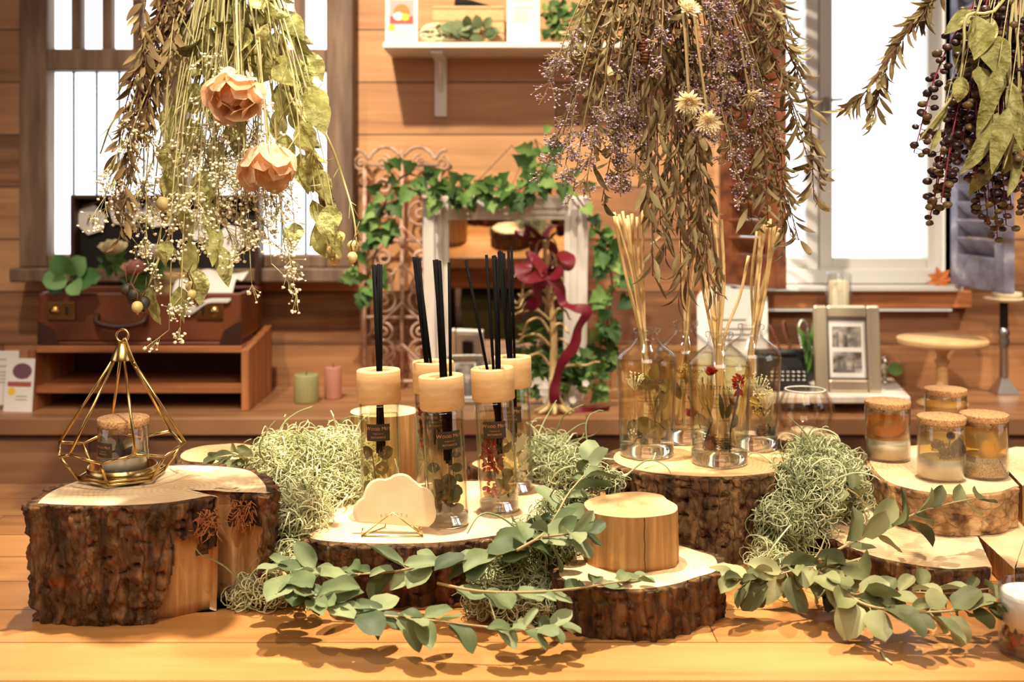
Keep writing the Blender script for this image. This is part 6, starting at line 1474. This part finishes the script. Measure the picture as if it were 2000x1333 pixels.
def pods(root, a, pts, d, r=.0075, mt='pod'):
    for (x, y) in pts:
        p = P(x, y, d+R.uniform(-.015, .015)); m = MB(); m.ball(p, r*R.uniform(.85, 1.1), 12, 8, 0, (1, 1, 1.05), None, .03)
        m.tube([p+Vector((0,0,r)), p+Vector((R.uniform(-.004,.004),0,r+.008)), p+Vector((R.uniform(-.01,.01),R.uniform(-.01,.01),r+.022))], [.0009,.0007,.0006], 5, 1)
        m.leaf(p-Vector((0,0,r*.9)), (.3,-.2,-1), (0,-1,0), r*.6, r*.5, 'ovate', .3, .3, 0, 3)
        m.build('seed_pod', [MT[mt], MT['redstem']], root)

# bundle with roses and gypsophila
D1 = 1.30
b1, a1 = bundle('hanging bundle of yellow green leaves, gypsophila and two dried peach roses before the lattice window', (455, -230), D1)
def tip(x, y, d=D1, j=.05): return P(x, y, d+R.uniform(-j, j))
for x, y in ((222,410),(245,330),(250,245),(262,190),(232,470),(300,300),(258,150),(285,130),(270,270),(310,70),(240,380),(330,30)):
    leafy(b1, a1, tip(x, y), 34, .026, .0075, 'lance', 'lance', 'redstem', .45, (.2, 1.0), 'lance_leaf_branch', .5, .0013, .7, .1, .05, .5)
for x, y in ((330,120),(380,80),(300,230),(350,190),(420,60)):
    leafy(b1, a1, tip(x, y), 22, .026, .008, 'lance', 'lance', 'strawstem', .35, (.2, 1.0), 'lance_leaf_branch', .5, .0013, .6, .1, .02, .5)
for x, y, n, r_ in ((205,385,40,.026),(215,370,30,.022),(250,455,56,.028),(285,500,50,.028),(240,420,40,.024),(330,645,34,.018),(352,640,34,.016),(405,405,80,.032),(395,340,60,.03),(430,420,60,.028),(385,445,46,.024),(470,435,60,.028),(500,425,56,.026),(460,460,40,.022),(530,515,40,.022),(560,535,46,.022),(575,560,30,.018),(490,540,34,.02),(470,310,56,.028),(500,330,50,.026),(420,200,40,.024),(530,420,40,.024),(440,360,56,.028),(350,400,46,.026)):
    gyp_spray(b1, a1, P(x, y, D1-.03+R.uniform(-.04, .03)), int(n*2.0), r_)
for (x, y), an, L, W in (((300,575),-.1,.040,.024),((290,560),.25,.036,.020),((350,560),.15,.044,.026),((385,525),.1,.046,.026),((375,470),-.15,.048,.026),((330,470),-.3,.034,.022),((425,440),.05,.050,.022),((410,390),.1,.046,.024),((455,230),.1,.05,.03),((575,435),.05,.036,.026),((640,400),.25,.052,.032),((660,450),.1,.032,.024),((600,300),.15,.05,.03),((620,330),.3,.044,.024),((590,235),.2,.05,.034),((560,160),-.1,.05,.034),((600,170),.5,.05,.032),((540,60),.1,.052,.03),((560,20),.3,.05,.03),((520,110),-.2,.044,.026),((340,205),-.2,.048,.028),((370,230),.1,.05,.028),((330,280),-.1,.034,.028),((320,340),.2,.036,.022),((390,250),-.3,.044,.026),((420,270),.1,.05,.026),((480,100),.0,.05,.026),((345,310),-.1,.048,.028),((570,210),.6,.04,.03),((610,390),.5,.04,.022),((440,90),-.2,.05,.026),((500,40),.1,.045,.026),((365,410),.1,.04,.024),((430,480),.2,.05,.022),((600,100),.4,.042,.026),((470,20),-.1,.05,.026),((555,260),.1,.045,.026),((625,440),.2,.046,.03),((505,70),.2,.05,.034),((545,110),.5,.046,.034),((580,120),.2,.05,.036),((420,150),-.2,.05,.034),((450,180),.2,.05,.032),((385,160),-.3,.046,.03),((400,330),.0,.05,.03),((350,370),-.1,.04,.026),((465,60),.1,.055,.034),((610,180),.3,.05,.034),((585,300),.2,.05,.03),((550,210),-.2,.046,.03),((430,60),-.3,.05,.03)):
    big_leaf(b1, a1, (x, y), an, L, W, 'olive', D1+R.uniform(-.05, .05))
for pts in ([(470,-60),(520,90),(580,170),(640,270),(670,350),(690,420),(697,480)], [(470,-80),(500,40),(470,170),(450,250),(435,330)], [(450,-80),(440,40),(400,120),(365,210),(345,300)], [(460,-60),(430,60),(395,180),(375,270),(362,320)], [(470,-60),(480,60),(512,190),(540,270),(556,350)], [(440,-60),(350,120),(270,190),(222,235),(196,300)], [(465,-60),(545,130),(600,250),(620,330),(640,410)], [(455,-40),(440,150),(410,300),(330,460),(290,560)]):
    m = MB(); ps = curve([a1]+[P(x, y, D1+R.uniform(-.03, .01)) for x, y in pts[1:]], 26); m.tube(ps, [lerp(.0024, .0009, i/26) for i in range(27)], 6)
    for k in range(9):
        i = R.randrange(8, 25); m.tube([ps[i], ps[i]+rv(.012)+Vector((0,0,-.012))], [.0009, .0004], 4, 0, False)
    m.build('bare_twig', MT['strawstem'], b1)
pods(b1, a1, ((688,503),(690,482),(651,506),(648,490),(497,98),(318,398),(325,420),(628,242)), D1-.01, .0072)
pods(b1, a1, ((615,210),(268,600),(372,560),(375,575),(585,210)), D1-.01, .0062)
pods(b1, a1, ((248,566),(262,575),(280,592),(262,583)), D1-.01, .0075, 'darkpod')
def rose(root, a, c, d, r, face, name='dried_rose', mt='rose'):
    p = P(c[0], c[1], d); rt = Vector(face).normalized(); Mx = rt.to_track_quat('Z', 'Y').to_matrix()
    m = MB()
    for ring_, cnt, rr, cu, ln in ((0, 4, .30, 1.5, 1.5), (1, 5, .50, 1.5, 1.75), (2, 6, .72, 1.35, 1.95), (3, 7, .92, 1.05, 2.0), (4, 7, 1.0, .55, 1.9)):
        for i in range(cnt):
            an = (i+ring_*.37)*2*PI/cnt+R.uniform(-.2, .2); o_ = Vector((math.cos(an), math.sin(an), 0))
            q = o_*r*rr*.55-Vector((0, 0, r*.8)); dv = o_*(.75*rr)+Vector((0, 0, .75))
            m.leaf(p+Mx @ q, Mx @ dv, Mx @ o_, r*ln*R.uniform(.85, 1.1), r*(.7+.9*rr), 'round', .12, cu*R.uniform(.7, 1.15), 0, 8, .10, R.uniform(-.2, .2), 3)
    m.tube(stem_path(a, p-rt*r*.5, .01, 10), .0014, 6, 1)
    for k in range(5): an = k*1.257; m.leaf(p-rt*r*.55, Mx @ Vector((math.cos(an), math.sin(an), .1)), rt, r*.8, r*.3, 'lance', .2, .5, 1, 4)
    m.build(name, [MT[mt], MT['strawstem']], root)
rose(b1, a1, (462, 182), D1-.075, .022, (-.1, -.75, -.6)); rose(b1, a1, (524, 320), D1-.07, .022, (.1, -.45, -.9))
leafy(b1, a1, tip(645, 470, D1, .02), 12, .034, .02, 'ovate', 'olive', 'redstem', .55, (.2, 1.2), 'leafy_branch', .7)
for x, y in ((430,150),(470,110),(500,170),(400,210),(530,60),(450,60),(380,130)):
    leafy(b1, a1, P(x, y, D1-.02+R.uniform(-.04,.03)), 13, .034, .019, 'ovate', 'olive', 'strawstem', .3, (.2, 1.5), 'leafy_branch', .5, .0014, .7, .26)
for x, y in ((320,300),(420,330),(480,390),(540,440),(360,440),(300,380),(250,300),(510,260),(590,330)):      # forked bare stems
    ps = stem_path(ap(a1), P(x, y, D1-.04+R.uniform(-.03,.05)), R.uniform(.01,.04), 16); m = MB(); m.tube(ps, [lerp(.0017, .0008, k/16) for k in range(17)], 5)
    for k in (8, 10, 12, 14):
        e = ps[k]+Vector((R.uniform(-.03,.03), R.uniform(-.02,.02), -R.uniform(.02,.05))); m.tube([ps[k], lerp(ps[k], e, .5)+rv(.003), e], [.0009,.0007,.0004], 4)
    m.build('bare_twig', MT['strawstem'], b1)
leafy(b1, a1, tip(600, 200, D1, .03), 16, .034, .02, 'ovate', 'olive', 'strawstem', .3, (.2, 1.3), 'leafy_branch', .6)
leafy(b1, a1, tip(540, 130, D1, .03), 16, .034, .02, 'ovate', 'olive', 'strawstem', .25, (.2, 1.3), 'leafy_branch', .6)

# bundle with statice and willow like leaves
D2 = 1.36
b2, a2 = bundle('big hanging bundle of curled grey green leaves, violet statice and cream strawflowers', (1305, -260), D2)
for x, y in ((1110,110),(1125,150),(1135,215),(1150,260),(1160,330),(1175,395),(1200,300),(1180,200),(1160,60),(1215,170),(1230,110),(1260,200),(1145,100),(1190,120),(1250,60),(1170,160),(1280,90),(1300,180),(1340,120),(1320,40),(1270,280),(1240,330),(1390,150),(1420,300),(1360,210),(1225,240)):
    leafy(b2, a2, tip(x, y, D2, .06), 30, .030, .0072, 'lance', 'herb', 'herbstem', .38, (.3, 2.6), 'curled_leaf_branch', .5, .0013, .6, .1, .05, 1.0)
for x, y in ((1275,540),(1300,500),(1330,580),(1345,560),(1362,525),(1385,565),(1400,545),(1290,440),(1320,420),(1370,430),(1265,420),(1310,350),(1355,340)):
    leafy(b2, a2, tip(x, y, D2, .04), 38, .034, .0072, 'lance', 'herb', 'redstem', .42, (.2, 1.3), 'willow_leaf_branch', .7, .0015, .55, .1, .02, .6)
for x, y in ((1545,455),(1560,470),(1530,470),(1500,430),(1480,400),(1590,390),(1605,345),(1565,150),(1545,110),(1520,60),(1500,120),(1480,300),(1520,350),(1470,440),(1575,300),(1490,60),(1460,30)):
    leafy(b2, a2, tip(x, y, D2, .05), 34, .030, .0066, 'lance', 'herb', 'redstem', .5, (.3, 2.4), 'curled_leaf_branch', .45, .0013, .65, .1, .06, 1.0)
for x, y, n in ((1065,335,60),(1085,150,70),(1075,160,40),(1105,320,80),(1140,385,80),(1120,370,60),(1200,260,110),(1212,385,110),(1205,330,110),(1225,300,90),(1240,285,90),(1230,215,70),(1335,265,60),(1290,130,50),(1380,230,80),(1420,180,110),(1400,140,90),(1405,235,110),(1450,380,80),(1455,340,90),(1480,250,90),(1510,230,70),(1440,80,90),(1390,90,60),(1450,290,80),(1100,260,50),(1470,170,60),(1400,20,60)):
    gyp_spray(b2, a2, P(x, y, D2-.05+R.uniform(-.05,.04)), int(n*2.2), .017, 'statice', 'herbstem', .0013, 10, 'statice_spray')
def straw(root, a, c, d, face, r=.014):
    p = P(c[0], c[1], d); rt = Vector(face).normalized(); Mx = rt.to_track_quat('Z', 'Y').to_matrix(); m = MB()
    for i in range(70):
        t = i/70; an = i*2.4; q = Vector((math.cos(an), math.sin(an), 0)); m.leaf(p+Mx @ (q*r*.25*t-Vector((0,0,r*.3*t))), Mx @ (q*(.25+.9*t)+Vector((0,0,1-.75*t))), Mx @ Vector((-q.x, -q.y, .4)), r*(.5+.55*t), r*.26, 'lance', .3, -.3, 0, 4)
    m.ball(p, r*.35, 10, 6, 0)
    st_ = stem_path(a, p-rt*r*.4, .02, 16); m.tube(st_, [lerp(.0022, .0017, i/16) for i in range(17)], 7, 1)
    m.build('strawflower', [MT['straw'], MT['herbstem']], root)
straw(b2, a2, (1346, 200), D2-.11, (-.1, -.8, -.55), .0160); straw(b2, a2, (1384, 238), D2-.11, (-.1, -.92, -.3), .0150); straw(b2, a2, (1468, 192), D2-.05, (.2, -.6, -.7), .016); straw(b2, a2, (1262, 345), D2-.03, (-.6, -.5, -.6), .012); straw(b2, a2, (1345, 15), D2-.10, (.3, -.7, .4), .014)
m = MB()
for k in range(9): m.ball(P(1257+R.uniform(-3,3), 72+k*6, D2-.03), .0048, 8, 5, 0, (1.3,1.3,.55))
m.tube([P(1262,-120,D2-.03), P(1258,60,D2-.03), P(1258,125,D2-.03)], .001, 5, 1); m.build('dark_seed_spike', [MT['leather'], MT['redstem']], b2)

# bundle with pokeberries
D3 = 1.28
b3, a3 = bundle('hanging bundle of dark pokeberry strings and broad olive leaves beside the chipped shutter', (2020, -240), D3)
for pts in ([(1905,-60),(1820,5),(1770,60),(1725,130),(1690,180),(1650,212)], [(1905,-60),(1822,0),(1785,45),(1740,110),(1718,170),(1705,235)], [(1900,-70),(1840,-20),(1810,10),(1795,30)]):
    ps = curve([a3]+[P(x, y, D3-.02) for x, y in pts], 26)
    leafy(b3, a3, None, 44, .028, .0068, 'lance', 'herb', 'redstem', .50, (.2, 1.3), 'willow_leaf_branch', .5, .0014, .6, .1, .02, .6, ps)
for (x, y), an, L, W in (((1895,60),-.3,.05,.030),((1920,80),-.1,.06,.032),((1950,130),-.2,.08,.022),((1970,210),-.3,.075,.022),((1940,240),-.6,.07,.020),((1910,130),.2,.045,.03),((1900,20),-.9,.05,.020),((1985,40),.1,.07,.03),((1930,30),-.4,.06,.034),((1990,250),-.2,.06,.022),((1880,150),-.2,.03,.02),((1850,210),-.5,.036,.012),((1835,250),-.4,.032,.010),((1960,300),-.7,.07,.018),((2010,120),.2,.07,.03),((2050,200),.3,.07,.03),((2080,60),.4,.07,.03),((1905,30),.2,.05,.036),((1930,70),.3,.05,.036),((1915,100),-.3,.045,.03),((1965,90),-.1,.075,.022),((1975,160),.05,.08,.020),((1945,60),.1,.05,.03),((1985,130),.1,.07,.022),((1900,70),.5,.04,.03),((1950,220),-.5,.06,.018),((1990,300),-.3,.05,.02)):
    big_leaf(b3, a3, (x, y), an, L, W, 'olive', D3+R.uniform(-.07, .02))
def berry_string(root, a, tip_, n, br=.0052):
    m = MB(); ps = stem_path(ap(a), tip_, .02, 24); m.tube(ps, [lerp(.0018, .0006, i/24) for i in range(25)], 6, 1)
    for k in range(n):
        t = lerp(.45, 1.0, k/(n-1)); i = min(23, int(t*24)); o = lerp(ps[i], ps[i+1], t*24-i); an = R.uniform(0, 2*PI)
        e = o+Vector((math.cos(an), math.sin(an)*.8, -.35))*R.uniform(.006, .012); m.tube([o, e], .0005, 4, 1, False)
        m.ball(e, br*R.uniform(.7, 1.1), 8, 5, 0, (1.1, 1.1, .75), Matrix.Rotation(R.uniform(-.8,.8), 3, 'X'), .08)
    m.build('pokeberry_string', [MT['berry'], MT['magenta']], root)
for x, y in ((1785,298),(1815,430),(1822,400),(1850,330),(1838,395),(1875,310),(1880,280),(1932,395),(1915,420),(1948,465),(1930,440),(1965,440),(1990,350),(1975,400),(1905,350),(1860,250),(1890,200),(1955,300),(1990,120),(1965,60),(2010,420),(2040,300),(1920,250),(1985,240)):
    berry_string(b3, a3, tip(x, y, D3, .04), 34)
for pts in ([(1960,0),(1890,30),(1883,90),(1870,170),(1820,240),(1795,275)], [(1980,0),(1970,120),(1975,200),(1965,280),(1925,340)], [(1985,-20),(1990,130),(1985,240),(1960,330)]):
    m = MB(); m.tube(curve([a3]+[P(x, y, D3-.04) for x, y in pts], 24), [lerp(.0022, .0009, i/24) for i in range(25)], 7); m.build('bare_stem', MT['strawstem'], b3)
